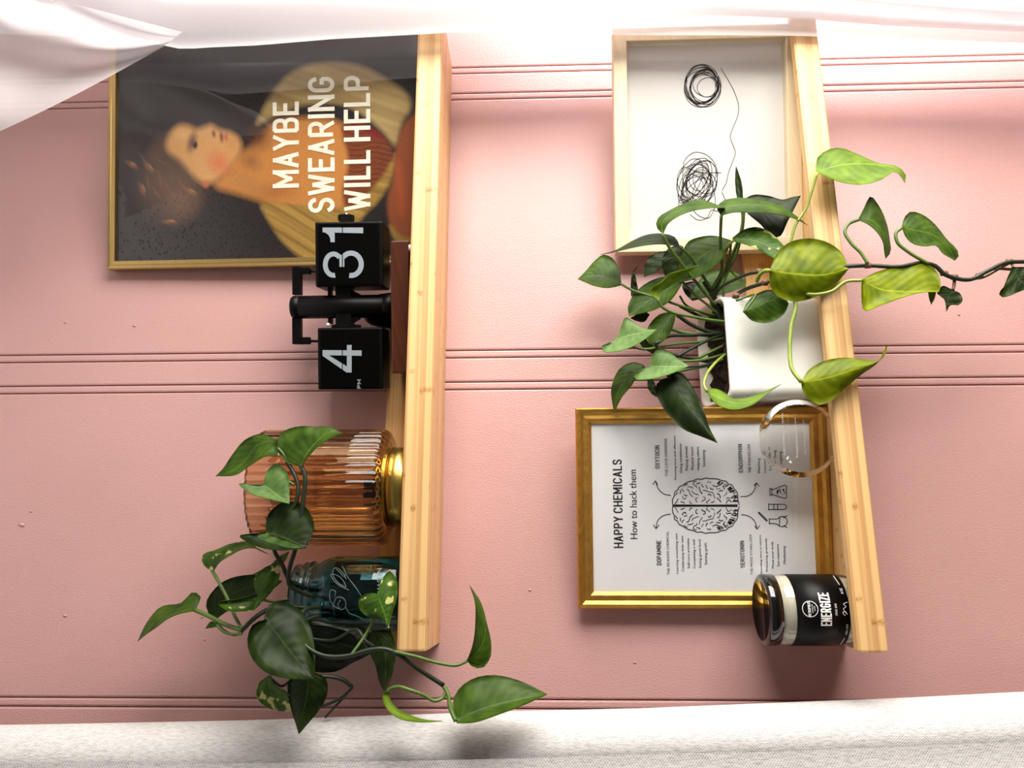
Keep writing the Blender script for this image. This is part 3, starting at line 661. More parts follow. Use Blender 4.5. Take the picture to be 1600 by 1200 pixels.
# ------------------------------------------------------------------ happy chemicals picture
def make_chemicals():
    R = PY(898, 638, -0.056); Lf = PY(904, 952, -0.0195)
    Hh = 0.2815; lean = math.radians(0.3)
    d = R[:2]-Lf[:2]; Ww = float(np.hypot(*d)); yaw = math.atan2(-d[1], d[0])
    pl = Plane((Lf[0], Lf[1]-math.sin(lean)*Hh, F2), yaw, lean)
    t = empty('brain_chart_picture', tuple(pl.W(Ww/2, 0, -0.008)), 'gold moulded frame with a white HAPPY CHEMICALS brain chart', 'picture')
    w = 0.0178
    frame_bars(pl, Ww, Hh, [(0, -0.0095), (0, -0.002), (0.0015, 0.0), (0.005, -0.0005), (0.0085, -0.0030), (0.012, -0.0024), (0.0145, -0.0026), (w, -0.0055), (w, -0.0075), (w-0.004, -0.0095)], GOLD_ANT, t)
    c = -0.0071
    pr = mesh('print', *rect_vf(pl, w-0.001, Ww-w+0.001, w-0.001, Hh-w+0.001, -0.0092, c-0.0003), PAPER, t)
    for s, ut, ub, vs, ve, wt in (('HAPPY CHEMICALS', 957, 974, 856, 718, 0.13), ('DOPAMINE', 1025.4, 1033.7, 883, 844, 0.13), ('OXYTOCIN', 1023, 1031, 732, 696, 0.13),
                                  ('ENDORPHIN', 1153, 1161, 738, 694, 0.13), ('SEROTONIN', 1156, 1164, 887, 845, 0.13)):
        caps('heading', pl, s, ut, ub, vs, ve, c, INK, pr, wt, 0.62)
    line_text('heading', pl, 'How to hack them', 983, 996, 842, 734, c, INK, pr)
    for s, ut, ub, vs, ve in (('THE REWARD CHEMICAL', 1041, 1046.5, 898, 830), ('THE LOVE HORMONE', 1038, 1043.5, 744, 685), ('THE PAIN KILLER', 1168, 1173.5, 739, 694), ('THE MOOD STABILIZER', 1171, 1176.5, 898, 835)):
        caps('caption', pl, s, ut, ub, vs, ve, c, INK, pr, 0.13, 0.62)
    for s, ut, ub, vs, ve in (('Learning something new', 1055, 1060, 896, 833), ('Celebrating little wins', 1064, 1069, 893, 837), ('Self-care activities', 1073, 1078, 888, 841), ('Completing a task', 1082, 1087, 888, 842), ('Eating good food', 1091, 1096, 887, 843), ('Setting goals', 1100, 1105, 882, 848),
                              ('Showing love and affection', 1052, 1057, 750, 681), ('Giving compliments', 1061, 1066, 739, 693), ('Petting animals', 1070, 1075, 735, 697), ('Physical touch', 1079, 1084, 734, 698), ('Helping others', 1088, 1093, 734, 698), ('Socializing', 1097, 1102, 729, 703),
                              ('Watching', 1183, 1188, 740, 716), ('Listening to music', 1192, 1197, 739, 693), ('Essential oils', 1200.5, 1205.5, 735, 698), ('Exercising', 1210, 1215, 728, 703), ('Laughing', 1219, 1224, 728, 705),
                              ('Spending time in nature', 1186, 1191, 897, 836), ('Practicing gratitude', 1195, 1200, 893, 841), ('Move your body', 1204.5, 1209.5, 888, 846), ('Sun exposure', 1213, 1218, 885, 850), ('Meditating', 1223, 1228, 881, 853)):
        line_text('caption', pl, s, ut, ub, vs, ve, c, INK, pr)
    br = MB(); r = random.Random(11); wd = 0.00055
    cu, cv, ru, rv = 1102.5, 790, 51.5, 41.5
    def on(ax, ay):   # brain coordinates: ax -1..1 along u, ay 0..1 away from the middle line, side +-1
        return ax, ay
    for side in (-1, 1):
        out = []
        for k in range(25):
            a = math.pi*k/24
            bump = 1+0.02*math.sin(k*2.7)
            out.append((cu-math.cos(a)*ru*bump*(1 if abs(math.cos(a)) < 0.9 else 1.0), cv+side*(1.0+(math.sin(a)**0.72)*rv*bump*(1-0.06*math.cos(a)))))
        stroke(br, pl, out, wd*1.7, c, 90)
        stroke(br, pl, [(cu-ru, cv+side*1.0), (cu, cv+side*0.6), (cu+ru*0.97, cv+side*1.0)], wd*2.2, c, 20)
    used = []
    for k in range(900):   # folds, mirrored on the two halves
        ax = r.uniform(-0.93, 0.93); ay = r.uniform(0.06, 0.97)*math.sqrt(1-ax*ax)**0.8
        an = r.uniform(0, 6.28); pts = []; a_, b_ = ax, ay; turn = r.choice((-1, 1))*r.uniform(0.2, 0.8)
        for q in range(r.randint(3, 9)):
            if b_ < 0.04 or abs(a_)**2.2+b_**2.2 > 0.95 or any((a_-x)**2+(b_-y)**2 < 0.0052 for x, y in used): break
            pts.append((a_, b_)); an += turn+r.uniform(-0.7, 0.7)
            if r.random() < 0.25: turn = -turn
            a_ += 0.066*math.cos(an); b_ += 0.080*math.sin(an)
        if len(pts) < 3: continue
        used += pts
        for side in (-1, 1):
            stroke(br, pl, [(cu+p*ru, cv+side*(1+q*rv*0.96)) for p, q in pts], wd*r.uniform(1.2, 1.9), c, len(pts)*4)
    for k in range(34):   # dark hatching at the back of the brain
        a = r.uniform(0.05, 1.15)
        for side in (-1, 1):
            u0, v0 = cu+math.cos(a)*ru*0.98, cv+side*(1+(math.sin(a)**0.72)*rv*0.97)
            stroke(br, pl, [(u0, v0), (u0-r.uniform(3, 9)*math.cos(a), v0-side*r.uniform(3, 7)*math.sin(a))], wd*1.5, c)
    br.build('brain_drawing', INK, pr)
    ic = MB()
    for pts, tip in (([(1048, 774), (1038, 772), (1029, 764), (1024, 751)], ((1028, 758), (1020, 757))), ([(1048, 803), (1038, 805), (1028, 813), (1025, 826)], ((1030, 820), (1021, 820))),
                     ([(1157, 776), (1168, 775), (1178, 767), (1182, 754)], ((1186, 760), (1178, 759))), ([(1158, 804), (1169, 806), (1179, 814), (1183, 827)], ((1187, 821), (1179, 821)))):
        stroke(ic, pl, pts, wd*1.5, c, 16); e = pts[-1]
        for q in tip: stroke(ic, pl, [e, q], wd*1.5, c)
        ic.build('arrow', INK, pr); ic = MB()
    def outline(pts, closed=True, k=1.6): 
        q = pts+[pts[0]] if closed else pts
        for a, b in zip(q[:-1], q[1:]): stroke(ic, pl, [a, b], wd*k, c)
    outline([(1203, 763), (1203, 774), (1208, 773), (1227, 779), (1229, 777), (1228.5, 759), (1226, 758), (1208, 765)])
    outline([(1206, 763), (1206, 774)], False)
    for q in range(14):
        uu = r.uniform(1211, 1226); stroke(ic, pl, [(uu, 768+r.uniform(-5, 5)), (uu+1.2, 768.5+r.uniform(-5, 5))], wd*1.4, c)
    ic.build('flask_drawing', INK, pr); ic = MB()
    outline([(1201, 787), (1201, 797), (1203, 796), (1226, 796), (1229.5, 792), (1226, 788), (1203, 788)]); outline([(1209, 788), (1209, 796)], False); outline([(1215, 788), (1215, 796)], False)
    ic.build('test_tube_drawing', INK, pr); ic = MB()
    bulb = [(1222+8*math.cos(a), 815+8*math.sin(a)) for a in np.linspace(-2.5, 2.5, 16)]
    stroke(ic, pl, [(1202, 811)]+[(1208, 811)]+bulb+[(1208, 818), (1202, 818)], wd*1.6, c, 60); outline([(1202, 810), (1202, 819)], False)
    outline([(1218, 808), (1218, 822)], False); outline([(1224, 809), (1230, 805.5)], False); outline([(1224, 821), (1230, 824.5)], False)
    ic.build('flask_drawing', INK, pr); ic = MB()
    outline([(1186, 800), (1199, 813), (1198, 814.5), (1185, 801.5)])
    ic.build('pipette_drawing', INK, pr)
    mesh('glass_pane', *rect_vf(pl, w-0.0005, Ww-w+0.0005, w-0.0005, Hh-w+0.0005, -0.0065, -0.0057), PANE, t)
make_chemicals()

# ------------------------------------------------------------------ flip clock
def make_clock():
    yaw = math.radians(14.2)
    C0 = PY(600, 485, -0.0605)
    pl = Plane((C0[0], C0[1], F1), yaw, 0.0)
    t = empty('flip_clock', (C0[0], C0[1], F1), 'black flip clock reading 4 31 PM on a walnut block', 'clock')
    cf = 0.020          # front of the card boxes
    h = lambda u, v, c=cf: pl.hit(u, v, c)
    # walnut base
    a0, b0 = h(634, 583, 0.028); a1, b1 = h(610, 376, 0.028)
    foot = 0.0028
    mesh('base', *box_vf(pl.W, a0, a1, foot, b1, -0.030, 0.028, 0.0015), WALNUT, t)
    for aa in (a0+0.008, a1-0.008):
        for cc in (-0.022, 0.022):
            V, F = lathe_vf([(0.004, 0.0), (0.0045, foot)], 0, 0, 16)
            mesh('foot', [pl.W(aa+x, z, cc+y) for x, y, z in V], F, SCREW, t)
    # pillar
    def lat(prof, a, c, k=32):
        V, F = lathe_vf(prof, 0, 0, k); return [pl.W(a+x, z, c+y) for x, y, z in V], F
    pa = (h(560, 461, 0.0)[0]+h(560, 497, 0.0)[0])/2; pr_ = (h(560, 461, 0.0)[0]-h(560, 497, 0.0)[0])/2
    zt = h(457, 480, 0.0)[1]; zb = b1; zr = h(469, 480, 0.0)[1]; zr2 = h(601, 480, 0.0)[1]
    mesh('pillar', *lat([(pr_*0.9, zb), (pr_, zb+0.001), (pr_, zr2), (pr_*0.97, zr2+0.0004), (pr_, zr2+0.0008), (pr_, zr-0.0008), (pr_*0.96, zr-0.0004), (pr_, zr), (pr_, zt-0.002), (pr_*0.9, zt)], pa, 0.0, 40), BLACK, t, True)
    zd = h(563, 480, 0)[1]; rd = (h(600, 453, 0)[0]-h(600, 512, 0)[0])/2
    mesh('pillar_flange', *lat([(rd, zb), (rd*1.0, zb+(zd-zb)*0.2), (rd*0.93, zb+(zd-zb)*0.55), (rd*0.78, zb+(zd-zb)*0.85), (rd*0.55, zd)], h(600, 482, 0)[0], -0.0285, 40), BLACK, t, True)
    # yoke arms
    for (v0, v1, vp0, vp1, vpin) in ((417, 461, 418, 429, 424), (497, 538, 527, 538, 533)):
        A0, B0 = h(471.5, v1, 0.0); A1, B1 = h(458, v0, 0.0)
        mb = MB(); mb.add(*box_vf(pl.W, A0, A1, B0, B1, -0.005, 0.005, 0.001))
        q0, q1 = h(485, vp1, 0), h(466, vp0, 0)
        mb.add(*box_vf(pl.W, q0[0], q1[0], q0[1], q1[1], -0.004, 0.004, 0.0012))
        arm = mb.build('yoke_arm', BLACK, t)
        p0, p1 = pl.W(*h(480, vpin, 0), 0), pl.W(*h(500, vpin, 0), 0)
        mesh('pin', *tube_vf(np.linspace(p0, p1, 3), 0.0016, 8), BLACK, arm, True)
    # axle with gears and spacer bars between the two boxes
    ax = MB(); A0, B0 = h(552, 512, 0.0); A1, B1 = h(527, 447, 0.0)
    ax.add(*box_vf(pl.W, A0, A1, B0, B1, -0.008, 0.010, 0.001))
    A0, B0 = h(519, 506, 0.0); A1, B1 = h(513, 450, 0.0)
    ax.add(*box_vf(pl.W, A0, A1, B0, B1, -0.006, 0.004, 0.0008))
    V, F = [], []
    pts = [h(545, 452, 0), h(562, 459, 0), h(562, 498, 0), h(545, 508, 0)]
    Vv = [pl.W(a, b, c) for c in (-0.006, 0.006) for a, b in pts]
    ax.add(Vv, [(0, 1, 2, 3), (7, 6, 5, 4), (0, 4, 5, 1), (1, 5, 6, 2), (2, 6, 7, 3), (3, 7, 4, 0)])
    ax.build('axle', BLACK, t)
    for u, v in ((513.5, 447.5), (512.5, 507.5)):
        p = pl.W(*h(u, v, 0.004), 0.004)
        V, F = tube_vf(np.array([p-pl.a*0.002, p, p+pl.a*0.002]), 0.0021, 12)
        mesh('spacer_nut', V, F, SCREW, t, True)
    # card boxes
    for name, (u0, u1, v0, v1), ga in (('minute_box', (491, 598, 346.5, 446.5), (448.0, -1)), ('hour_box', (495, 598, 512, 608), (510.0, 1))):
        A0, B0 = h(u1, v1); A1, B1 = h(u0, v0)
        bx = mesh(name, *box_vf(pl.W, A0, A1, B0, B1, -0.024, cf-0.0016, 0.0022), BLACK, t)
        us = 535.0; bs = h(us, 480)[1]
        e = 0.0012
        for b_lo, b_hi in ((B0+0.0045, bs-0.0003), (bs+0.0003, B1-0.0045)):
            mesh('flap', *box_vf(pl.W, A0+e*2, A1-e*2, b_lo, b_hi, cf-0.0017, cf-0.0004, 0.0003), CARD, bx)
        # side gear
        gv, sgn = ga
        ga_, gb_ = h(541, gv, 0.0)
        rr = abs(h(518, gv, 0)[1]-gb_); V = []; kk = 72
        for s in (0, 1):
            for j in range(kk):
                an = 2*math.pi*j/kk; q = rr*(1.0 if j % 2 else 0.93)
                V.append(pl.W(ga_+(s-0.5)*0.003, gb_+q*math.sin(an), q*math.cos(an)*0.8))
        F = [tuple(range(kk-1, -1, -1)), tuple(range(kk, 2*kk))]+[(j, (j+1) % kk, kk+(j+1) % kk, kk+j) for j in range(kk)]
        mesh('gear', V, F, BLACK, bx)
    dg = MB(); cc = cf+0.0001
    def poly(pts, split=535.0):
        for lo, hi in ((400, split-0.7), (split+0.7, 700)):   # printed on two flaps with a gap
            P = [np.array(p, float) for p in pts]; out = []
            for side, lim in ((1, lo), (-1, hi)):
                res = []
                for i in range(len(P)):
                    a, b = P[i], P[(i+1) % len(P)]
                    ia, ib = side*(a[0]-lim) >= 0, side*(b[0]-lim) >= 0
                    if ia: res.append(a)
                    if ia != ib: res.append(a+(b-a)*((lim-a[0])/(b[0]-a[0])))
                P = res
                if not P: break
            if len(P) >= 3:
                lift = cc+len(dg.f) % 7*1.5e-5
                dg.add([pl.W(*h(p[0], p[1], cc), lift) for p in P], [tuple(range(len(P)))])
    # 1
    poly([(504, 355.5), (567.5, 355.5), (567.5, 364.5), (504, 363)])
    poly([(505, 362.5), (523, 363.5), (523, 378.5), (516.5, 378.5), (515.8, 372), (513, 367), (509, 364)])
    dg.build('numeral', DIGIT, t); dg = MB()   # 1
    # 4
    poly([(504, 547), (565, 547.5), (565, 556), (504, 555)]); poly([(542, 539), (549.5, 539), (549.5, 582), (542, 582)])
    poly([(504, 549), (504, 556), (541.5, 582), (549.5, 582), (549.5, 577)])
    dg.build('numeral', DIGIT, t); dg = MB()   # 4
    # 3: two round strokes
    def arc(cu, cv, ru, rv, a0, a1, wd):
        an = np.linspace(a0, a1, 22)
        o = [(cu+(ru)*math.cos(a), cv+(rv)*math.sin(a)) for a in an]; i = [(cu+(ru-wd)*math.cos(a), cv+(rv-wd)*math.sin(a)) for a in an]
        for k in range(21): poly([o[k], o[k+1], i[k+1], i[k]])
    arc(521.0, 413.5, 16.5, 20.5, math.radians(78), math.radians(318), 7.6)       # upper bowl, image left
    arc(548.5, 413.0, 20.0, 21.5, math.radians(100), math.radians(-140), 8.0)      # lower bowl
    poly([(530, 398), (538, 398), (538, 417), (530.5, 417)])
    dg.build('numeral', DIGIT, t)
    caps('lettering', pl, 'PM', 558, 564, 607, 593, cc, DIGIT, t, 0.2, 0.5)
    # setting knob on the right end
    kb, ke = h(541, 345.5, -0.004), h(541, 337, -0.004); rk = abs(h(528, 340, -0.004)[1]-h(553, 340, -0.004)[1])/2
    V = []; kk = 48
    for s in (kb[0], ke[0]):
        for j in range(kk):
            an = 2*math.pi*j/kk; q = rk*(1 if (j//2) % 2 else 0.92)
            V.append(pl.W(s, kb[1]+q*math.sin(an), -0.004+q*math.cos(an)))
    F = [tuple(range(kk-1, -1, -1)), tuple(range(kk, 2*kk))]+[(j, (j+1) % kk, kk+(j+1) % kk, kk+j) for j in range(kk)]
    kn = mesh('setting_knob', V, F, BLACK, t)
    p0 = pl.W(ke[0]-0.001, ke[1], -0.004); mesh('shaft', *tube_vf(np.array([p0, p0+pl.a*0.002, p0+pl.a*0.0042]), 0.0018, 10), STEEL, kn, True)
make_clock()

# ------------------------------------------------------------------ amber lamp
def make_lamp():
    cx, cy, R = 0.1683, -0.0655, 0.0625
    t = empty('ribbed_glass_lamp', (cx, cy, F1), 'ribbed amber glass cylinder lamp on a round brass foot', 'lamp')
    z0, z1 = 1.6725, 1.8085
    rib = lambda a, r: r*(1+0.016*abs(math.sin(a*22))-0.008) if r > R*0.8 else r
    k = 352
    outer = [(R*0.70, z0-0.004), (R*0.90, z0-0.004), (R*0.97, z0-0.001), (R, z0+0.004), (R, z0+0.05), (R, z1-0.003), (R*0.99, z1)]
    inner = [(R*0.955, z1), (R*0.945, z1-0.003), (R*0.945, z0+0.006), (R*0.9, z0+0.001), (R*0.70, z0)]
    def ribo(a, r): return r*(1+0.03*abs(math.cos(a*21))-0.015) if r > R*0.96 else r
    mesh('glass_shade', *lathe_vf(outer+inner, cx, cy, k, ribo), AMBER, t, True)
    mesh('foot', *lathe_vf([(0.0425, F1), (0.0435, F1+0.0008), (0.0435, z0-0.0075), (0.0425, z0-0.0068), (0.040, z0-0.006), (0.040, z0-0.0046)], cx, cy, 64), BRASS, t, True)
    mesh('base_plate', *lathe_vf([(R*0.62, z0-0.0046), (R*0.69, z0-0.0046), (R*0.69, z0+0.001), (0.018, z0+0.0015)], cx, cy, 48), BRASS, t)
    mesh('lamp_socket', *lathe_vf([(0.016, z0+0.0016), (0.016, z0+0.008), (0.0135, z0+0.009), (0.0135, z0+0.020), (0.012, z0+0.022)], cx, cy, 32), BLACK, t, True)
    mesh('bulb', *lathe_vf([(0.0095, z0+0.022), (0.010, z0+0.030), (0.016, z0+0.042), (0.021, z0+0.056), (0.0215, z0+0.064), (0.018, z0+0.076), (0.010, z0+0.083), (0.002, z0+0.085)], cx, cy, 32), pane_glass('bulb_glass', (0.95, 0.9, 0.85)), t, True)
make_lamp()

# ------------------------------------------------------------------ teal jar
JX, JY = 0.0552, -0.0555
def make_jar():
    z = F1
    R = 0.0392
    t = empty('mason_jar', (JX, JY, F1), 'teal glass canning jar with screw threads holding pothos cuttings', 'jar')
    th = 0.0028
    out = [(0.030, z+0.0004), (R-0.004, z+0.0004), (R-0.001, z+0.003), (R, z+0.008), (R, z+0.074), (R-0.001, z+0.082), (R-0.004, z+0.090), (R-0.0075, z+0.096), (0.0312, z+0.099),
           (0.0312, z+0.1005), (0.0338, z+0.1015), (0.0338, z+0.1035), (0.0312, z+0.1048), (0.0310, z+0.1075), (0.0325, z+0.1085), (0.0325, z+0.1105), (0.0308, z+0.1118), (0.0305, z+0.119), (0.0302, z+0.1205)]
    inn = [(0.0280, z+0.1205), (0.0275, z+0.118), (0.0282, z+0.100), (R-0.0105, z+0.0955), (R-th-0.004, z+0.088), (R-th, z+0.078), (R-th, z+0.010), (R-th-0.003, z+0.005), (0.020, z+0.0045)]
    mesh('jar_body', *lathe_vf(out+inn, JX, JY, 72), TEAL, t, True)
    rw = R-th-0.0003
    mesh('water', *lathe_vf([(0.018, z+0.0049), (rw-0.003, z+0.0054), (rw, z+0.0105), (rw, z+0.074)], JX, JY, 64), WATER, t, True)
    def on_cyl(u, v, r=R):
        d = ray(u, v); A = d[0]**2+d[1]**2; bx, by = CAM[0]-JX, CAM[1]-JY
        B = 2*(d[0]*bx+d[1]*by); Cc = bx*bx+by*by-r*r; D = max(B*B-4*A*Cc, 0)
        return CAM+d*((-B-math.sqrt(D))/(2*A))
    em = MB()
    for s in ([(530, 952), (520, 945), (515, 930), (517, 922), (524, 924), (523, 932)], [(523, 962), (521, 946), (527, 933), (537, 935), (540, 948), (533, 953), (528, 944), (532, 938)],
              [(540, 948), (546, 958), (556, 962), (567, 967)], [(545, 922), (532, 916), (520, 905), (517, 897), (524, 898), (538, 910), (541, 918)],
              [(541, 918), (530, 912), (520, 893), (523, 887), (534, 893), (541, 905)], [(524, 888), (532, 895), (538, 902), (540, 896), (534, 884), (545, 904), (556, 918), (565, 932)]):
        P = catmull([on_cyl(u, v) for u, v in s], 24); em.add(*tube_vf(P, 0.0003, 5))
    V, F = text_vf('MASON')
    V = fit(V, 0, 1, 0, 1)
    em.add([on_cyl(596.5-7.0*y, 926-38*x, R+0.0002) for x, y in V], F)
    em.build('raised_lettering', plain('raised_glass_edge', lin(112, 136, 140), 0.15, 0, 0.05, 60), t, True)
make_jar()

# ------------------------------------------------------------------ candle
def make_candle():
    cx, cy, R = 0.0384, -0.0585, 0.0357
    t = empty('jar_candle', (cx, cy, F2), 'cream candle in a glass jar with black ENERGIZE label and black lid', 'candle')
    z = F2
    mesh('glass_jar', *lathe_vf([(R-0.004, z+0.0003), (R-0.001, z+0.002), (R, z+0.006), (R, z+0.072), (R-0.0008, z+0.0755), (R-0.004, z+0.0785), (R-0.004, z+0.086),
                                (R-0.006, z+0.086), (R-0.006, z+0.0785), (R-0.0018, z+0.0745), (R-0.0010, z+0.0715), (R-0.0010, z+0.0066), (R-0.0022, z+0.0034), (0.004, z+0.0028)], cx, cy, 64), CLEAR, t, True)
    mesh('wax', *lathe_vf([(0.005, z+0.0030), (R-0.0026, z+0.0037), (R-0.0013, z+0.0070), (R-0.0013, z+0.0712), (R-0.0021, z+0.0740), (R-0.0065, z+0.0780), (R-0.0065, z+0.0845)], cx, cy, 48), WAX, t, True)
    rl = R+0.0004
    mesh('label', *lathe_vf([(R-0.0002, z+0.0135), (rl, z+0.0135), (rl, z+0.0655), (R-0.0002, z+0.0655)], cx, cy, 72), BLACK, t, True)
    mesh('lid', *lathe_vf([(R-0.0015, z+0.0785), (R+0.0006, z+0.0788), (R+0.0006, z+0.0895), (R-0.0004, z+0.0912), (R-0.0030, z+0.0922), (R-0.0048, z+0.0922), (R-0.0055, z+0.0910), (0.002, z+0.0910)], cx, cy, 72), BLACK_GLOSS, t, True)
    def on(u, v, r=rl+0.00015):
        d = ray(u, v); A = d[0]**2+d[1]**2; bx, by = CAM[0]-cx, CAM[1]-cy
        B = 2*(d[0]*bx+d[1]*by); Cc = bx*bx+by*by-r*r; D = max(B*B-4*A*Cc, 0)
        return CAM+d*((-B-math.sqrt(D))/(2*A))
    def cz(P): return math.atan2(P[1]-cy, P[0]-cx), P[2]
    def wrap_text(mb, s, ut, ub, vs, ve, of=0.0, lower=False):
        a0, z0 = cz(on(ub, vs)); a1, z1_ = cz(on(ub, ve)); _, zt = cz(on(ut, (vs+ve)/2)); _, z0 = cz(on(ub, (vs+ve)/2))
        V, F = text_vf(s, of); V = fit(V, a0, a1, z0, zt, (0, 0.69) if lower else None)
        r = rl+0.00015
        mb.add([(cx+r*math.cos(a), cy+r*math.sin(a), zz) for a, zz in V], F)
    mb = MB()
    def wrap_caps(name, s, ut, ub, vs, ve, wt):
        a0, z0 = cz(on(ub, vs)); a1, _ = cz(on(ub, ve)); _, zt = cz(on(ut, (vs+ve)/2)); _, z0 = cz(on(ub, (vs+ve)/2))
        V, F = stroke_text_vf(s, 0, (a1-a0)*rl, 0, zt-z0, wt, 0.8); r = rl+0.00015
        mesh(name, [(cx+(r+((i//4) % 9)*1.4e-5)*math.cos(a0+x/rl), cy+(r+((i//4) % 9)*1.4e-5)*math.sin(a0+x/rl), z0+y) for i, (x, y) in enumerate(V)], F, WHITE_PRINT, t)
    wrap_caps('lettering', 'ENERGIZE', 1282, 1299, 978, 926, 0.14)
    wrap_caps('lettering', 'METROPOLIS', 1262.5, 1266.8, 963.5, 940.5, 0.15)
    wrap_text(mb, 'APOTHECARY', 1268.5, 1270.5, 958, 944); wrap_text(mb, 'GOODS', 1272, 1274, 955, 947)
    wrap_text(mb, 'CITRUS  SAGE', 1305, 1308, 962, 943)
    wrap_text(mb, '8 OZ', 1313, 1317, 927.5, 919); wrap_text(mb, '100% SOY', 1322, 1325, 992, 975)
    r = rl+0.00015
    ac, zc = cz(on(1266, 951.5)); _, zz1 = cz(on(1253.5, 951.5)); rc = zz1-zc
    for i in range(40):
        q = [2*math.pi*(i+k)/40 for k in (0, 1)]
        V = []
        for rad in (rc, rc-0.0006):
            for a in q: V.append((cx+r*math.cos(ac+rad*math.cos(a)/r), cy+r*math.sin(ac+rad*math.cos(a)/r), zc+rad*math.sin(a)))
        mb.add(V, [(0, 1, 3, 2)])
    for s in ([(1321, 962), (1317, 958), (1320, 955), (1324, 960), (1318, 951), (1322, 948), (1318, 944), (1324, 941)],):
        P = catmull([on(u, v) for u, v in s], 30); mb.add(*tube_vf(P, 0.00022, 4))
    for a0, a1 in ((1301, 1313),):
        P = [on(1302+i*0.9, 899.5+i*1.3) for i in range(12)]; mb.add(*tube_vf(P, 0.00035, 4))
        P = [on(1313+i*0.95, 1007-i*1.4) for i in range(8)]; mb.add(*tube_vf(P, 0.0003, 4))
    mb.build('label_lettering', WHITE_PRINT, t)
make_candle()

# ------------------------------------------------------------------ clear glass disc
def make_disc():
    yaw = math.radians(6)
    cz_ = F2+0.0425
    c = PY(1238, 684, -0.086)
    pl = Plane((c[0], -0.086, cz_), yaw, math.radians(2))
    t = empty('clear_glass_disc', (c[0], -0.08, F2), 'round clear glass disc with faint frosted lettering beside the white planter', 'award')
    Rf, Rb, k = 0.0368, 0.0420, 96
    prof = [(0.0005, 0.0), (Rf-0.001, 0.0), (Rf, -0.0006), (Rb, -0.0085), (Rb, -0.0125), (Rb-0.001, -0.0135), (0.0005, -0.0135)]
    V = []; F = []
    for r, c_ in prof:
        for j in range(k):
            a = 2*math.pi*j/k; V.append(pl.W(r*math.cos(a), r*math.sin(a), c_))
    n = len(prof)
    for i in range(n-1):
        for j in range(k):
            j2 = (j+1) % k; F.append((i*k+j, i*k+j2, (i+1)*k+j2, (i+1)*k+j))
    F.append(tuple(range(k-1, -1, -1))); F.append(tuple((n-1)*k+j for j in range(k)))
    mesh('disc', V, F, glass('clear_disc_glass', (0.84, 0.82, 0.80), 0.0, 1.32), t)
    mb = MB(); cc = 0.0002
    for s, ut, ub, vs, ve in (('SCHOOL DISTRICT', 1230, 1234, 706, 645), ('Todd Underwood', 1241, 1247, 716, 653), ('and Families', 1254, 1259, 710, 657)):
        plane_text(mb, pl, s, ut, ub, vs, ve, cc, -0.006)
    FROST = sheer_mat('etched_frost', (0.95, 0.94, 0.92), 0.15, 0.1)
    caps('lettering', pl, 'CENTRAL YORK', 1221, 1227.5, 711, 645, cc, FROST, t, 0.16, 0.5)
    for s in ([(1228, 716), (1233, 712), (1231, 719)], [(1232, 722), (1236, 719), (1237, 724)]):
        mb.add([pl.W(*pl.hit(u, v, cc), cc) for u, v in s], [(0, 1, 2)])
    mb.build('lettering', FROST, t)
make_disc()

# ------------------------------------------------------------------ white planter
def make_planter():
    x0, x1, yf, yb = 0.2635, 0.3835, -0.0765, -0.0165
    z0, zf, zb = F2, 1.2925, 1.3125
    t = empty('white_planter', ((x0+x1)/2, (yf+yb)/2, F2), 'white glazed rectangular ceramic planter filled with soil', 'planter')
    def ring(ins, z_of, rc, k=10):
        pts = []
        cs = [(x1-ins-rc, yb-ins-rc, 0), (x0+ins+rc, yb-ins-rc, 90), (x0+ins+rc, yf+ins+rc, 180), (x1-ins-rc, yf+ins+rc, 270)]
        for cx, cy, a in cs:
            for i in range(k+1):
                q = math.radians(a+90*i/k); x, y = cx+rc*math.cos(q), cy+rc*math.sin(q); pts.append((x, y, z_of(x, y)))
        return pts
    slope = lambda x, y: zf+(zb-zf)*(y-yf)/(yb-yf)
    wav = lambda f: (lambda x, y: f)
    rings = [ring(0.010, lambda x, y: z0, 0.008), ring(0.004, lambda x, y: z0+0.0025, 0.010), ring(0.0008, lambda x, y: z0+0.009, 0.012)]
    for f in (0.25, 0.45, 0.56, 0.575, 0.7, 0.85, 0.96):
        ins = 0.0008-0.0016*math.sin(f*2.2) if f < 0.57 else (0.0003-0.003*(f-0.57))
        rings.append(ring(ins, (lambda ff: lambda x, y: z0+0.009+(slope(x, y)-z0-0.009)*ff)(f), 0.013))
    rings.append(ring(-0.0012, slope, 0.013)); rings.append(ring(0.0008, lambda x, y: slope(x, y)+0.0006, 0.012)); rings.append(ring(0.003, slope, 0.011))
    rings.append(ring(0.004, lambda x, y: slope(x, y)-0.02, 0.010))
    m = len(rings[0]); V = [p for r in rings for p in r]
    F = [(i*m+j, i*m+(j+1) % m, (i+1)*m+(j+1) % m, (i+1)*m+j) for i in range(len(rings)-1) for j in range(m)]
    F.append(tuple(range(m-1, -1, -1))); F.append(tuple((len(rings)-1)*m+j for j in range(m)))
    mesh('pot', V, F, CERAMIC, t, True)
    # soil heap
    nx, ny = 26, 16; V = []
    for j in range(ny):
        for i in range(nx):
            x = x0+0.006+(x1-x0-0.012)*i/(nx-1); y = yf+0.006+(yb-yf-0.012)*j/(ny-1)
            V.append((x, y, slope(x, y)-0.012+0.006*rng.rand()+0.004*math.sin(i*0.7)*math.sin(j*0.6)))
    F = [(j*nx+i, j*nx+i+1, (j+1)*nx+i+1, (j+1)*nx+i) for j in range(ny-1) for i in range(nx-1)]
    o = mesh('soil', V, F, SOIL, t); 
    return t
planter = make_planter()

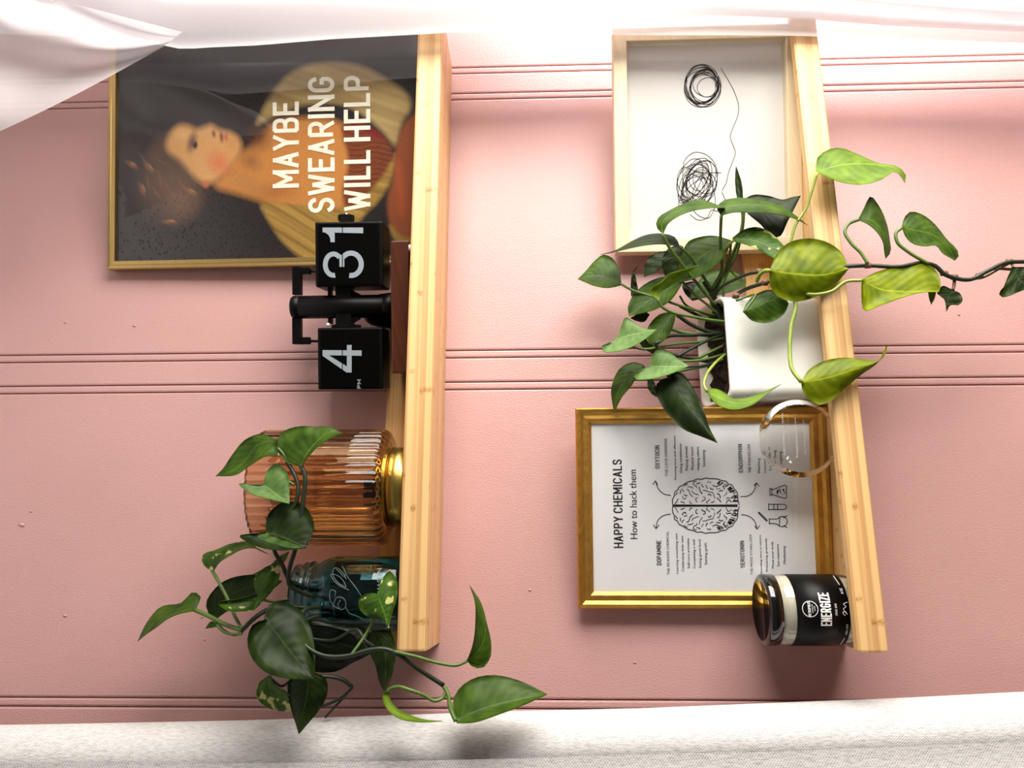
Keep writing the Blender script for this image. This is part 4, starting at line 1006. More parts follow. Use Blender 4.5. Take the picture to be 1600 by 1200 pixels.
# ------------------------------------------------------------------ pothos plants
G_DARK = leaf_mat('leaf_deep_green', lin(14, 28, 4), lin(38, 58, 9), 0.20, (0.08, 0.14, 0.005))
G_BLACK = leaf_mat('leaf_shaded_green', lin(7, 13, 3), lin(18, 28, 7), 0.08, (0.02, 0.04, 0.0))  # near-black copy of the leaf green, shade between the plants in its colour
G_MID = leaf_mat('leaf_green', lin(36, 62, 10), lin(74, 102, 24), 0.28, (0.15, 0.24, 0.01))
G_PALE = leaf_mat('leaf_pale_green', lin(74, 104, 48), lin(106, 136, 74), 0.22, (0.20, 0.30, 0.06), 0.5)
G_YEL = leaf_mat('leaf_yellow_green', lin(84, 104, 6), lin(140, 152, 16), 0.36, (0.36, 0.40, 0.01), 0.45)
G_LIME = leaf_mat('leaf_lime', lin(82, 112, 22), lin(126, 156, 46), 0.36, (0.30, 0.42, 0.03), 0.45)
G_VARI = leaf_mat('leaf_variegated', lin(38, 70, 14), lin(80, 114, 34), 0.28, (0.14, 0.26, 0.02), 0.4, 1.0)
STEM_D = plain('stem_dark', lin(24, 38, 18), 0.45, 0, 0.3, 90)
STEM_G = plain('stem_green', lin(78, 106, 36), 0.45, 0, 0.2, 90)
STEM_Y = plain('stem_yellow_green', lin(134, 152, 58), 0.45, 0, 0.2, 90)
STEM_B = plain('stem_brown', lin(110, 76, 52), 0.6, 0, 0.3, 90)
def px_path(px, ys, n):
    """pixel polyline with depths -> smooth 3D path"""
    P = np.array([[u, v] for u, v in px], float); k = len(P)
    d = np.r_[0, np.cumsum(np.linalg.norm(np.diff(P, axis=0), axis=1))]; d /= d[-1]
    yy = np.interp(d, np.linspace(0, 1, len(ys)), ys)
    return catmull([PY(u, v, y) for (u, v), y in zip(P, yy)], n)
def tube(name, px, ys, r, mat, parent, n=None, r1=None):
    P = px_path(px, ys, n or max(6, 5*len(px)))
    return mesh(name, *tube_vf(P, r, 8, r1), mat, parent, True)
def leaf(plant, mat, Lp, Mp, Rp, y0, y1, dl=0.0, dr=0.0, bow=0.0, petiole=None, py=None, pmat=None, pr=0.0014, label=None, th=0.0005):
    n, m = 17, 4; dl *= 1.6; dr *= 1.6
    Lc, Mc, Rc = catmull(np.array(Lp, float), n), catmull(np.array(Mp, float), n), catmull(np.array(Rp, float), n)
    tt = np.linspace(0, 1, n); cols = [(-1+i/m) for i in range(2*m+1)]
    grid = np.zeros((n, len(cols), 3)); uvs = np.zeros((n, len(cols), 2))
    for i in range(n):
        prof = math.sin(math.pi*min(1, tt[i]*0.96+0.02))**0.6
        ym = y0+(y1-y0)*tt[i]+bow*math.sin(math.pi*tt[i])
        for j, s in enumerate(cols):
            E = Lc[i] if s < 0 else Rc[i]; dd = dl if s < 0 else dr; a = abs(s)
            p = Mc[i]*(1-a)+E*a
            grid[i, j] = PY(p[0], p[1], ym+dd*prof*(a**1.6)+0.0012*math.sin(tt[i]*22+s*3)*a*prof)
            uvs[i, j] = (s, tt[i])
    w = len(cols)
    du = np.gradient(grid, axis=0); dv = np.gradient(grid, axis=1); nr = np.cross(du, dv); nr /= np.linalg.norm(nr, axis=2)[..., None]+1e-9
    # point normals to the room
    if nr[n//2, w//2] @ (CAM-grid[n//2, w//2]) < 0: nr = -nr; flip = True
    else: flip = False
    A = grid+nr*th/2; B = grid-nr*th/2
    V = np.vstack([A.reshape(-1, 3), B.reshape(-1, 3)]); U = np.vstack([uvs.reshape(-1, 2)]*2); o = n*w
    F = []
    for i in range(n-1):
        for j in range(w-1):
            q = (i*w+j, (i+1)*w+j, (i+1)*w+j+1, i*w+j+1)
            if flip: q = q[::-1]
            F.append(q); F.append(tuple(x+o for x in q[::-1]))
    rim = [i*w for i in range(n)]+[(n-1)*w+j for j in range(1, w)]+[i*w+w-1 for i in range(n-2, -1, -1)]+[j for j in range(w-2, 0, -1)]
    for a, b in zip(rim, rim[1:]+rim[:1]):
        F.append((a, b, b+o, a+o) if not flip else (b, a, a+o, b+o))
    ob = mesh('leaf', V, F, mat, plant, True, uv=U)
    if label: ob['label'] = label
    if petiole is not None:
        tube('petiole', petiole, py or [y0, y0+0.02], pr, pmat or STEM_G, ob)
    return ob

pa = empty('pothos_cutting', (JX, JY, F1+0.006), 'pothos cuttings with dark heart leaves spilling from the teal jar', 'plant')
JYm = JY
# stems rising from the jar and its trailing vine
tube('stem', [(520, 925), (470, 918), (452, 906), (440, 880), (428, 858), (440, 820), (462, 786), (466, 766), (455, 732), (448, 722)], [JYm, JYm, -0.085, -0.115, -0.13, -0.138, -0.142, -0.142, -0.140, -0.138], 0.0021, STEM_D, pa)
tube('stem', [(560, 940), (470, 925), (453, 915), (452, 890), (462, 855), (470, 810), (475, 770), (477, 750), (473, 733), (470, 728)], [JYm, JYm, -0.08, -0.105, -0.13, -0.138, -0.142, -0.144, -0.145, -0.145], 0.0023, STEM_D, pa)
tube('stem', [(555, 955), (480, 950), (448, 948), (420, 952), (395, 968), (378, 985)], [JYm, JYm, -0.085, -0.10, -0.115, -0.12], 0.0023, STEM_D, pa)
tube('stem', [(545, 960), (480, 968), (455, 985), (440, 1010), (450, 1040), (475, 1060), (510, 1057), (535, 1062), (551, 1074)], [JYm, JYm, -0.10, -0.115, -0.11, -0.10, -0.09, -0.085, -0.08], 0.0022, STEM_D, pa)
tube('stem', [(551, 1074), (535, 1089), (518, 1098), (504, 1103)], [-0.08, -0.08], 0.0016, STEM_D, pa)
tube('stem', [(551, 1074), (535, 1092), (520, 1108), (508, 1121)], [-0.08, -0.075], 0.0012, STEM_D, pa)
tube('vine', [(540, 950), (470, 962), (470, 1000), (500, 1023), (548, 1024), (575, 1016), (600, 1014), (620, 1021), (650, 1043), (676, 1060), (693, 1071)], [JYm, -0.085, -0.12, -0.135, -0.14, -0.14, -0.138, -0.136, -0.13, -0.12, -0.115], 0.0023, STEM_D, pa, 60)
tube('vine', [(441, 987), (520, 1000), (560, 985), (570, 1000), (585, 1010)], [-0.10, -0.10, -0.10, -0.11, -0.12], 0.0016, STEM_D, pa)
# undergrowth leaves beside the jar, the shadow among them put into their colour
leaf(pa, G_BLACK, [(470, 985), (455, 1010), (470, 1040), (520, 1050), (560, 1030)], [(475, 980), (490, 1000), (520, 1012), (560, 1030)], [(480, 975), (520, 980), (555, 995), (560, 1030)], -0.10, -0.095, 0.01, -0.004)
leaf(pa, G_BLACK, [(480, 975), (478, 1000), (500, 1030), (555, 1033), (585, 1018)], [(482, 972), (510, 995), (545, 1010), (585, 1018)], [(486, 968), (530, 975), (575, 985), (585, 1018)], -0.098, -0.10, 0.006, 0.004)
leaf(pa, G_MID, [(433, 688), (410, 678), (385, 686), (362, 712), (348, 733), (337, 744)], [(434, 690), (414, 690), (399, 698), (388, 714), (372, 731), (337, 744)], [(434, 713), (418, 712), (402, 720), (388, 729), (371, 741), (337, 744)], -0.138, -0.132, 0.004, -0.010, petiole=[(434, 700), (445, 712), (452, 725)], py=[-0.138, -0.138], label='green leaf folded along its midrib')
leaf(pa, G_MID, [(470, 729), (448, 723), (433, 700), (438, 678), (462, 667), (495, 667), (514, 667), (535, 677)], [(471, 729), (476, 716), (485, 703), (496, 690), (508, 679), (519, 674), (535, 677)], [(472, 729), (477, 720), (488, 706), (501, 695), (513, 687), (524, 681), (535, 677)], -0.145, -0.136, 0.004, -0.008)
leaf(pa, G_PALE, [(412, 757), (395, 757), (373, 756), (391, 771), (420, 780), (452, 787)], [(412, 757), (424, 767), (436, 776), (452, 787)], [(412, 757), (416, 738), (432, 725), (447, 735), (452, 760), (452, 787)], -0.148, -0.156, -0.004, 0.004, petiole=[(413, 757), (425, 752), (440, 748), (460, 758)], py=[-0.147, -0.140], label='pale green leaf in front of the amber glass')
leaf(pa, G_DARK, [(415, 832), (394, 834), (374, 837), (400, 853), (440, 860), (478, 856)], [(415, 832), (432, 836), (452, 844), (478, 856)], [(415, 832), (418, 806), (445, 784), (478, 793), (491, 822), (478, 856)], -0.148, -0.152, -0.010, 0.006)
leaf(pa, G_PALE, [(415, 833), (396, 836), (374, 838), (398, 851), (435, 859), (477, 857)], [(416, 833), (405, 838), (400, 843), (430, 851), (477, 857)], [(416, 833), (430, 837), (450, 844), (468, 852), (477, 857)], -0.155, -0.157, 0.0, 0.0, label='pale lower half of a dark round leaf')
leaf(pa, G_VARI, [(325, 889), (316, 879), (318, 866), (333, 861), (360, 850), (388, 847), (405, 858), (419, 866)], [(330, 890), (326, 877), (336, 865), (358, 858), (385, 852), (405, 860), (419, 866)], [(334, 892), (342, 880), (360, 868), (384, 857), (404, 858), (419, 866)], -0.095, -0.105, 0.004, -0.010, petiole=[(331, 891), (345, 915), (360, 945), (368, 965), (378, 983)], py=[-0.095, -0.11, -0.12], pmat=STEM_G, pr=0.0018)
leaf(pa, G_DARK, [(330, 966), (322, 947), (343, 913), (394, 898), (441, 908)], [(334, 966), (355, 934), (400, 914), (441, 908)], [(340, 966), (352, 957), (372, 948), (412, 932), (441, 908)], -0.085, -0.095, 0.004, -0.004, petiole=[(335, 966), (350, 985), (368, 992), (378, 988)], py=[-0.085, -0.118], pmat=STEM_D)
leaf(pa, G_VARI, [(401, 929), (370, 936), (340, 943), (352, 953), (380, 955), (396, 954)], [(401, 929), (404, 938), (400, 947), (396, 954)], [(401, 929), (396, 908), (415, 886), (435, 881), (437, 900), (416, 934), (396, 954)], -0.115, -0.125, -0.008, 0.004, petiole=[(402, 930), (415, 938), (435, 940), (450, 936)], py=[-0.113, -0.09])
leaf(pa, G_MID, [(452, 862), (440, 867), (424, 882), (394, 898)], [(452, 862), (432, 880), (394, 898)], [(452, 862), (446, 876), (428, 891), (394, 898)], -0.075, -0.07, 0.002, -0.004)
leaf(pa, G_MID, [(306, 952), (313, 931), (304, 925), (284, 942), (252, 948), (229, 974), (215, 1002)], [(304, 953), (299, 946), (282, 950), (262, 957), (243, 972), (229, 985), (215, 1002)], [(303, 955), (290, 957), (275, 961), (262, 967), (246, 979), (230, 990), (215, 1002)], -0.095, -0.085, 0.006, -0.008, petiole=[(305, 953), (325, 962), (350, 975), (378, 985)], py=[-0.095, -0.12], pr=0.0022)
leaf(pa, G_MID, [(340, 974), (330, 971), (321, 982)], [(340, 976), (331, 976), (321, 982)], [(340, 979), (331, 981), (321, 982)], -0.11, -0.108, petiole=[(339, 977), (348, 986), (362, 991), (378, 990)], py=[-0.11, -0.12])
leaf(pa, G_DARK, [(415, 968), (396, 975), (387, 995), (392, 1025), (415, 1050), (450, 1060), (491, 1062)], [(415, 968), (440, 1000), (465, 1032), (491, 1062)], [(415, 968), (420, 946), (440, 940), (466, 951), (484, 977), (491, 1012), (491, 1062)], -0.145, -0.15, -0.012, 0.014, petiole=[(415, 968), (418, 955), (428, 944), (450, 938)], py=[-0.145, -0.12, -0.09], pmat=STEM_D, label='large dark heart leaf in front of the jar')
leaf(pa, G_VARI, [(420, 1055), (403, 1070), (402, 1090), (418, 1105), (440, 1111), (458, 1111)], [(420, 1056), (422, 1078), (434, 1096), (458, 1111)], [(420, 1056), (432, 1072), (448, 1081), (456, 1090), (460, 1102), (458, 1111)], -0.105, -0.11, 0.004, -0.008, petiole=[(420, 1056), (428, 1064), (440, 1072), (455, 1062)], py=[-0.105, -0.108], pmat=STEM_D)
leaf(pa, G_DARK, [(474, 1054), (452, 1062), (450, 1085), (455, 1108), (462, 1130), (467, 1147)], [(482, 1054), (480, 1085), (473, 1115), (467, 1147)], [(490, 1050), (509, 1060), (512, 1080), (502, 1105), (484, 1127), (467, 1147)], -0.125, -0.13, 0.005, 0.005)
leaf(pa, G_VARI, [(590, 928), (575, 927), (562, 935), (560, 945), (566, 957), (582, 966), (598, 969), (607, 981)], [(590, 928), (596, 945), (602, 962), (607, 981)], [(590, 928), (597, 906), (609, 892), (619, 905), (620, 933), (613, 958), (607, 981)], -0.140, -0.146, 0.006, 0.008, petiole=[(590, 929), (588, 955), (575, 985), (560, 1008), (548, 1024)], py=[-0.138, -0.128, -0.14], pmat=STEM_G, label='small leaf splashed with cream in front of the jar')
leaf(pa, G_DARK, [(582, 984), (572, 1000), (578, 1020), (588, 1044), (593, 1066), (601, 1081)], [(588, 984), (600, 1010), (603, 1045), (601, 1081)], [(610, 984), (617, 1008), (616, 1040), (610, 1061), (601, 1081)], -0.120, -0.128, 0.004, 0.006)
leaf(pa, G_LIME, [(598, 1083), (598, 1093), (605, 1108), (622, 1122), (650, 1128), (692, 1127)], [(603, 1082), (604, 1094), (612, 1107), (630, 1119), (655, 1126), (692, 1127)], [(608, 1083), (611, 1095), (620, 1106), (640, 1117), (662, 1124), (692, 1127)], -0.125, -0.135, -0.004, 0.006, petiole=[(604, 1082), (610, 1076), (622, 1073), (640, 1078), (662, 1086), (680, 1095), (691, 1091), (696, 1077), (693, 1072)], py=[-0.125, -0.128, -0.122, -0.115], pr=0.0017, label='narrow pale curled leaf over the linen curtain')
leaf(pa, G_MID, [(730, 1032), (738, 1010), (743, 970), (742, 940), (734, 915)], [(730, 1032), (745, 1019), (756, 1000), (758, 974), (750, 945), (734, 915)], [(730, 1032), (740, 1043), (753, 1044), (765, 1030), (767, 1003), (761, 976), (751, 941), (734, 915)], -0.115, -0.10, -0.008, 0.004, petiole=[(731, 1032), (716, 1039), (690, 1037), (650, 1026), (616, 1018)], py=[-0.115, -0.125, -0.137], pr=0.0016)
leaf(pa, G_MID, [(712, 1126), (707, 1100), (716, 1078), (738, 1061), (767, 1055), (800, 1060), (830, 1072), (855, 1085)], [(712, 1127), (738, 1114), (770, 1103), (810, 1093), (855, 1085)], [(714, 1130), (740, 1129), (775, 1118), (815, 1103), (838, 1093), (855, 1085)], -0.125, -0.115, 0.010, -0.010, petiole=[(712, 1127), (703, 1105), (700, 1085), (693, 1071)], py=[-0.125, -0.115], pr=0.0021)

pb = empty('pothos_plant', (0.3235, -0.046, 1.285), 'leafy green pothos growing from the white planter and trailing below the ledge', 'plant')
def B(*a, **k): return leaf(pb, *a, **k)
S0 = -0.045
B(G_MID, [(971, 442), (966, 418), (955, 402), (943, 398), (930, 407), (915, 424), (903, 436)], [(970, 443), (955, 437), (933, 431), (903, 436)], [(970, 446), (950, 450), (930, 447), (903, 436)], -0.065, -0.055, 0.004, -0.006, petiole=[(971, 444), (985, 452), (1015, 462), (1040, 470), (1070, 480), (1122, 494)], py=[-0.065, -0.075, -0.05], pr=0.0016)
B(G_DARK, [(1062, 385), (1056, 372), (1035, 365), (1010, 367), (985, 378), (962, 391), (938, 398)], [(1061, 386), (1045, 377), (1012, 375), (985, 383), (960, 392), (938, 398)], [(1060, 386), (1040, 382), (1012, 383), (985, 388), (960, 394), (938, 398)], -0.095, -0.085, 0.006, -0.006, petiole=[(1061, 385), (1080, 402), (1096, 428), (1112, 452)], py=[-0.095, -0.06], pr=0.0016)
B(G_MID, [(1034, 364), (1025, 353), (1027, 343), (1048, 328), (1078, 315), (1096, 312), (1115, 318), (1133, 325)], [(1035, 364), (1034, 350), (1052, 333), (1083, 324), (1110, 323), (1133, 325)], [(1037, 364), (1042, 352), (1060, 338), (1085, 329), (1115, 325), (1133, 325)], -0.115, -0.120, 0.008, -0.006, petiole=[(1035, 365), (1042, 380), (1065, 412), (1095, 450), (1118, 477)], py=[-0.115, -0.06], pr=0.0018)
B(G_MID, [(1127, 337), (1120, 325), (1129, 314), (1146, 310), (1180, 311), (1215, 320), (1245, 338), (1262, 352)], [(1127, 336), (1133, 325), (1152, 321), (1185, 320), (1215, 327), (1245, 340), (1262, 352)], [(1128, 337), (1140, 333), (1170, 332), (1200, 333), (1225, 337), (1245, 343), (1262, 352)], -0.118, -0.115, 0.008, -0.006, petiole=[(1127, 337), (1126, 360), (1126, 395), (1128, 420), (1112, 452)], py=[-0.118, -0.08, -0.06], pr=0.0018)
B(G_DARK, [(1161, 312), (1175, 305), (1200, 306), (1225, 312), (1238, 308), (1251, 306)], [(1163, 320), (1190, 326), (1222, 322), (1251, 306)], [(1168, 334), (1190, 352), (1206, 370), (1215, 371), (1231, 345), (1251, 306)], -0.092, -0.094, 0.002, -0.006)
B(G_VARI, [(1144, 372), (1160, 360), (1182, 355), (1202, 362), (1216, 375), (1226, 386)], [(1145, 374), (1165, 374), (1190, 380), (1210, 388), (1226, 386)], [(1148, 378), (1165, 382), (1185, 390), (1205, 402), (1214, 406), (1226, 387)], -0.105, -0.118, 0.006, -0.003, petiole=[(1146, 376), (1137, 384), (1131, 398), (1136, 414), (1150, 432), (1160, 440)], py=[-0.105, -0.07, -0.06], pmat=STEM_Y, pr=0.0016)
B(G_YEL, [(1203, 423), (1212, 400), (1228, 382), (1256, 373), (1291, 378), (1316, 396), (1326, 420)], [(1203, 423), (1240, 428), (1285, 430), (1326, 420)], [(1203, 425), (1203, 446), (1213, 461), (1236, 471), (1266, 467), (1300, 449), (1326, 420)], -0.135, -0.128, 0.006, 0.008, petiole=[(1203, 423), (1196, 423), (1188, 428), (1182, 440)], py=[-0.135, -0.115], pmat=STEM_Y, pr=0.0022, label='broad yellow-green leaf over the ledge lip')
B(G_MID, [(1161, 487), (1166, 475), (1181, 460), (1205, 453), (1224, 463), (1232, 474)], [(1161, 487), (1183, 479), (1208, 468), (1232, 474)], [(1163, 489), (1173, 500), (1190, 505), (1213, 500), (1228, 486), (1232, 474)], -0.112, -0.118, 0.004, 0.004)
B(G_DARK, [(1152, 313), (1149, 290), (1149, 272), (1150, 260)], [(1156, 313), (1153, 290), (1150, 272), (1150, 260)], [(1161, 313), (1159, 288), (1155, 273), (1150, 260)], -0.092, -0.09, 0.002, -0.003, petiole=[(1157, 312), (1161, 345), (1158, 362), (1148, 390), (1138, 412), (1128, 430)], py=[-0.092, -0.065], pr=0.0020)
B(G_MID, [(1143, 376), (1120, 369), (1095, 370), (1075, 378), (1066, 395), (1061, 418), (1061, 441)], [(1142, 378), (1123, 385), (1095, 402), (1072, 420), (1061, 441)], [(1143, 380), (1128, 405), (1105, 425), (1085, 435), (1061, 442)], -0.085, -0.075, 0.006, -0.008, petiole=[(1142, 378), (1140, 400), (1130, 430), (1118, 460)], py=[-0.085, -0.055])
B(G_DARK, [(1062, 383), (1045, 388), (1035, 405), (1035, 420), (1040, 432)], [(1065, 384), (1052, 405), (1040, 432)], [(1068, 386), (1067, 405), (1061, 418), (1050, 430), (1040, 432)], -0.065, -0.06, 0.003, -0.003)
B(G_LIME, [(1026, 467), (1015, 458), (1018, 450), (1034, 440), (1046, 428), (1066, 422), (1092, 414)], [(1027, 467), (1024, 457), (1041, 441), (1066, 426), (1092, 414)], [(1028, 467), (1033, 458), (1050, 445), (1070, 430), (1092, 414)], -0.10, -0.105, -0.004, 0.004, petiole=[(1027, 467), (1033, 478), (1050, 488), (1078, 494), (1110, 500), (1136, 503)], py=[-0.10, -0.07], pr=0.0017, label='narrow lime leaf')
B(G_MID, [(1062, 432), (1030, 434), (1000, 450), (986, 467), (981, 480), (983, 494)], [(1066, 440), (1035, 456), (1005, 476), (983, 494)], [(1072, 430), (1062, 450), (1046, 471), (1025, 483), (983, 494)], -0.075, -0.07, 0.006, -0.006)
B(G_DARK, [(986, 463), (986, 440), (990, 423), (996, 416)], [(990, 463), (989, 440), (991, 424), (996, 416)], [(998, 457), (994, 437), (992, 425), (996, 416)], -0.05, -0.05)
B(G_PALE, [(963, 530), (971, 510), (977, 496), (991, 504), (1007, 514), (1026, 515)], [(963, 530), (985, 524), (1007, 519), (1026, 515)], [(963, 530), (951, 536), (940, 541), (942, 549), (958, 550), (985, 543), (1008, 530), (1026, 515)], -0.09, -0.105, 0.004, -0.006, label='pale matte leaf')
B(G_MID, [(1050, 487), (1030, 492), (1018, 503), (1011, 515), (1010, 530), (1023, 543)], [(1053, 488), (1040, 506), (1029, 525), (1023, 543)], [(1056, 489), (1053, 505), (1046, 522), (1034, 535), (1023, 543)], -0.075, -0.075, 0.006, -0.004)
B(G_PALE, [(1015, 573), (1018, 556), (1026, 547), (1045, 550), (1060, 561), (1076, 572)], [(1015, 573), (1035, 573), (1055, 573), (1076, 572)], [(1015, 573), (1000, 579), (990, 587), (993, 592), (1010, 593), (1040, 587), (1076, 572)], -0.095, -0.11, 0.004, -0.006, label='light green matte leaf')
B(G_MID, [(1007, 571), (990, 566), (972, 573), (960, 590), (955, 610), (957, 630), (960, 645)], [(1008, 575), (985, 586), (968, 608), (960, 645)], [(1010, 578), (995, 590), (985, 605), (972, 620), (966, 631), (960, 645)], -0.065, -0.068, 0.006, -0.004)
B(G_DARK, [(1044, 590), (1030, 595), (1024, 606), (1030, 626), (1046, 651), (1070, 672), (1096, 682), (1121, 692)], [(1046, 591), (1060, 613), (1078, 638), (1100, 665), (1121, 692)], [(1044, 590), (1054, 580), (1065, 583), (1079, 600), (1091, 621), (1101, 645), (1108, 668), (1121, 692)], -0.10, -0.115, 0.006, 0.006, petiole=[(1046, 591), (1042, 585), (1060, 576), (1095, 572), (1128, 565)], py=[-0.10, -0.08, -0.055], pmat=STEM_D, label='long dark green leaf over the gold frame')
B(G_DARK, [(1012, 592), (1012, 605), (1018, 615), (1030, 622)], [(1016, 592), (1018, 604), (1022, 613), (1030, 622)], [(1020, 592), (1025, 604), (1028, 612), (1030, 622)], -0.06, -0.06)
B(G_LIME, [(1105, 611), (1113, 607), (1130, 612), (1143, 622), (1160, 623), (1181, 617), (1200, 610), (1221, 600)], [(1105, 612), (1120, 620), (1140, 628), (1162, 630), (1185, 624), (1200, 612), (1221, 600)], [(1105, 613), (1115, 628), (1130, 637), (1150, 640), (1165, 637), (1180, 630), (1200, 614), (1221, 600)], -0.105, -0.112, 0.012, -0.004, petiole=[(1105, 612), (1100, 602), (1103, 588), (1115, 570), (1134, 553)], py=[-0.105, -0.09, -0.06], pmat=STEM_Y, pr=0.0016, label='curled lime leaf under the planter edge')
B(G_YEL, [(1252, 597), (1262, 580), (1286, 565), (1320, 559), (1350, 562), (1373, 563), (1383, 552), (1386, 538)], [(1252, 597), (1285, 592), (1320, 582), (1350, 572), (1373, 564), (1384, 553), (1386, 538)], [(1252, 597), (1254, 611), (1265, 625), (1281, 633), (1300, 625), (1320, 607), (1346, 585), (1372, 566), (1386, 538)], -0.128, -0.135, 0.006, 0.006, petiole=[(1252, 597), (1238, 578), (1234, 550), (1236, 510), (1243, 476), (1240, 462)], py=[-0.128, -0.118, -0.118], pmat=STEM_Y, pr=0.0021, label='yellow-green leaf with a curled tip over the lip')
B(G_LIME, [(1276, 270), (1275, 251), (1286, 238), (1310, 231), (1342, 242), (1376, 256), (1404, 261), (1415, 272), (1414, 286)], [(1277, 270), (1300, 261), (1330, 256), (1366, 257), (1398, 263), (1410, 271), (1414, 286)], [(1280, 271), (1300, 280), (1325, 287), (1350, 288), (1380, 279), (1399, 268), (1408, 276), (1414, 286)], -0.135, -0.125, 0.008, -0.008, petiole=[(1277, 270), (1268, 300), (1260, 325), (1243, 352), (1236, 376), (1225, 410)], py=[-0.135, -0.12, -0.11], pmat=STEM_Y, pr=0.0015, label='bright green leaf with yellow tip beyond the lip')
B(G_MID, [(1342, 341), (1350, 325), (1360, 307), (1375, 325), (1384, 345), (1390, 375), (1391, 395), (1384, 404)], [(1342, 342), (1360, 344), (1375, 357), (1384, 380), (1386, 395), (1384, 404)], [(1342, 344), (1355, 350), (1372, 365), (1380, 380), (1382, 395), (1384, 404)], -0.13, -0.125, 0.008, -0.004, petiole=[(1342, 343), (1326, 350), (1320, 361), (1330, 380), (1345, 395), (1356, 412)], py=[-0.13, -0.135], pmat=STEM_G, pr=0.0018)
B(G_MID, [(1409, 355), (1413, 340), (1422, 331), (1438, 334), (1460, 350), (1480, 375), (1497, 394), (1497, 403), (1492, 407)], [(1410, 356), (1430, 360), (1455, 366), (1476, 381), (1488, 397), (1492, 407)], [(1410, 357), (1415, 370), (1425, 380), (1445, 385), (1463, 384), (1473, 396), (1485, 403), (1492, 407)], -0.13, -0.12, 0.006, -0.004, petiole=[(1409, 356), (1400, 364), (1402, 378), (1420, 394), (1451, 412)], py=[-0.13, -0.13], pmat=STEM_G, pr=0.0018)
B(G_YEL, [(1347, 437), (1365, 427), (1395, 418), (1430, 412), (1450, 413), (1466, 428), (1470, 444), (1467, 456)], [(1347, 438), (1375, 452), (1405, 456), (1440, 456), (1467, 456)], [(1346, 439), (1346, 460), (1350, 485), (1376, 477), (1410, 465), (1440, 457), (1467, 456)], -0.138, -0.135, 0.006, -0.006, petiole=[(1347, 438), (1322, 440), (1300, 455), (1275, 460), (1250, 458)], py=[-0.138, -0.13, -0.12], pmat=STEM_Y, pr=0.0017, label='yellow-green leaf hanging below the ledge')
B(G_DARK, [(1489, 453), (1472, 447), (1464, 458), (1475, 466), (1478, 478), (1479, 487)], [(1489, 453), (1482, 465), (1480, 478), (1479, 487)], [(1489, 453), (1500, 459), (1504, 469), (1499, 476), (1485, 477), (1482, 480), (1479, 487)], -0.118, -0.12, petiole=[(1489, 453), (1491, 443), (1491, 433)], py=[-0.118, -0.118], pmat=STEM_B, pr=0.0017)
B(G_LIME, [(1450, 455), (1452, 467), (1455, 476)], [(1456, 455), (1456, 467), (1455, 476)], [(1463, 455), (1460, 467), (1455, 476)], -0.125, -0.127)
B(G_DARK, [(1582, 418), (1574, 434), (1568, 449), (1561, 459), (1565, 464), (1580, 461), (1598, 454), (1618, 448)], [(1584, 418), (1590, 434), (1600, 443), (1618, 448)], [(1586, 417), (1602, 418), (1616, 426), (1621, 438), (1618, 448)], -0.115, -0.118, petiole=[(1583, 418), (1580, 409)], py=[-0.115, -0.112])
B(G_PALE, [(1165, 432), (1140, 421), (1115, 422), (1095, 435), (1085, 450), (1077, 467)], [(1166, 440), (1140, 444), (1110, 452), (1077, 467)], [(1165, 448), (1142, 456), (1110, 464), (1077, 467)], -0.040, -0.044, 0.004, -0.004)
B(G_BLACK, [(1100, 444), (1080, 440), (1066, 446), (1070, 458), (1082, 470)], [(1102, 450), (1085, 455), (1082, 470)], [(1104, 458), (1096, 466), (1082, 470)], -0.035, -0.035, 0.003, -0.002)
B(G_DARK, [(1035, 560), (1018, 552), (1002, 540), (997, 528)], [(1036, 553), (1018, 543), (997, 528)], [(1034, 546), (1020, 533), (997, 528)], -0.060, -0.055, 0.003, -0.003)
B(G_DARK, [(1015, 492), (1006, 503), (996, 502), (985, 497)], [(1014, 490), (1000, 497), (985, 497)], [(1010, 488), (998, 490), (985, 497)], -0.050, -0.048, 0.002, -0.002)
B(G_DARK, [(1040, 392), (1020, 398), (1008, 412), (1006, 432)], [(1042, 396), (1024, 412), (1006, 432)], [(1044, 400), (1032, 420), (1006, 433)], -0.055, -0.05, 0.003, -0.003)
# vines
tube('vine', [(1134, 500), (1138, 478), (1150, 462), (1170, 450), (1195, 442), (1230, 432), (1290, 420), (1326, 416), (1356, 415), (1400, 417), (1450, 412), (1462, 416), (1475, 428), (1490, 434), (1515, 437), (1540, 425), (1575, 410), (1600, 409), (1650, 404)], [-0.05, -0.07, -0.10, -0.112, -0.118, -0.122, -0.125, -0.128, -0.13, -0.128, -0.125, -0.122, -0.12, -0.118, -0.115, -0.112, -0.11], 0.0023, STEM_D, pb, 110)
tube('vine', [(1112, 470), (1126, 450), (1150, 436), (1170, 428), (1188, 425)], [-0.055, -0.07, -0.085, -0.10, -0.115], 0.0019, STEM_D, pb, 30)
tube('vine', [(1514, 437), (1535, 434), (1560, 421), (1580, 410)], [-0.116, -0.112], 0.0012, STEM_G, pb)
tube('vine', [(1530, 428), (1555, 420), (1580, 421), (1610, 421), (1650, 416)], [-0.110, -0.108], 0.0016, STEM_B, pb)
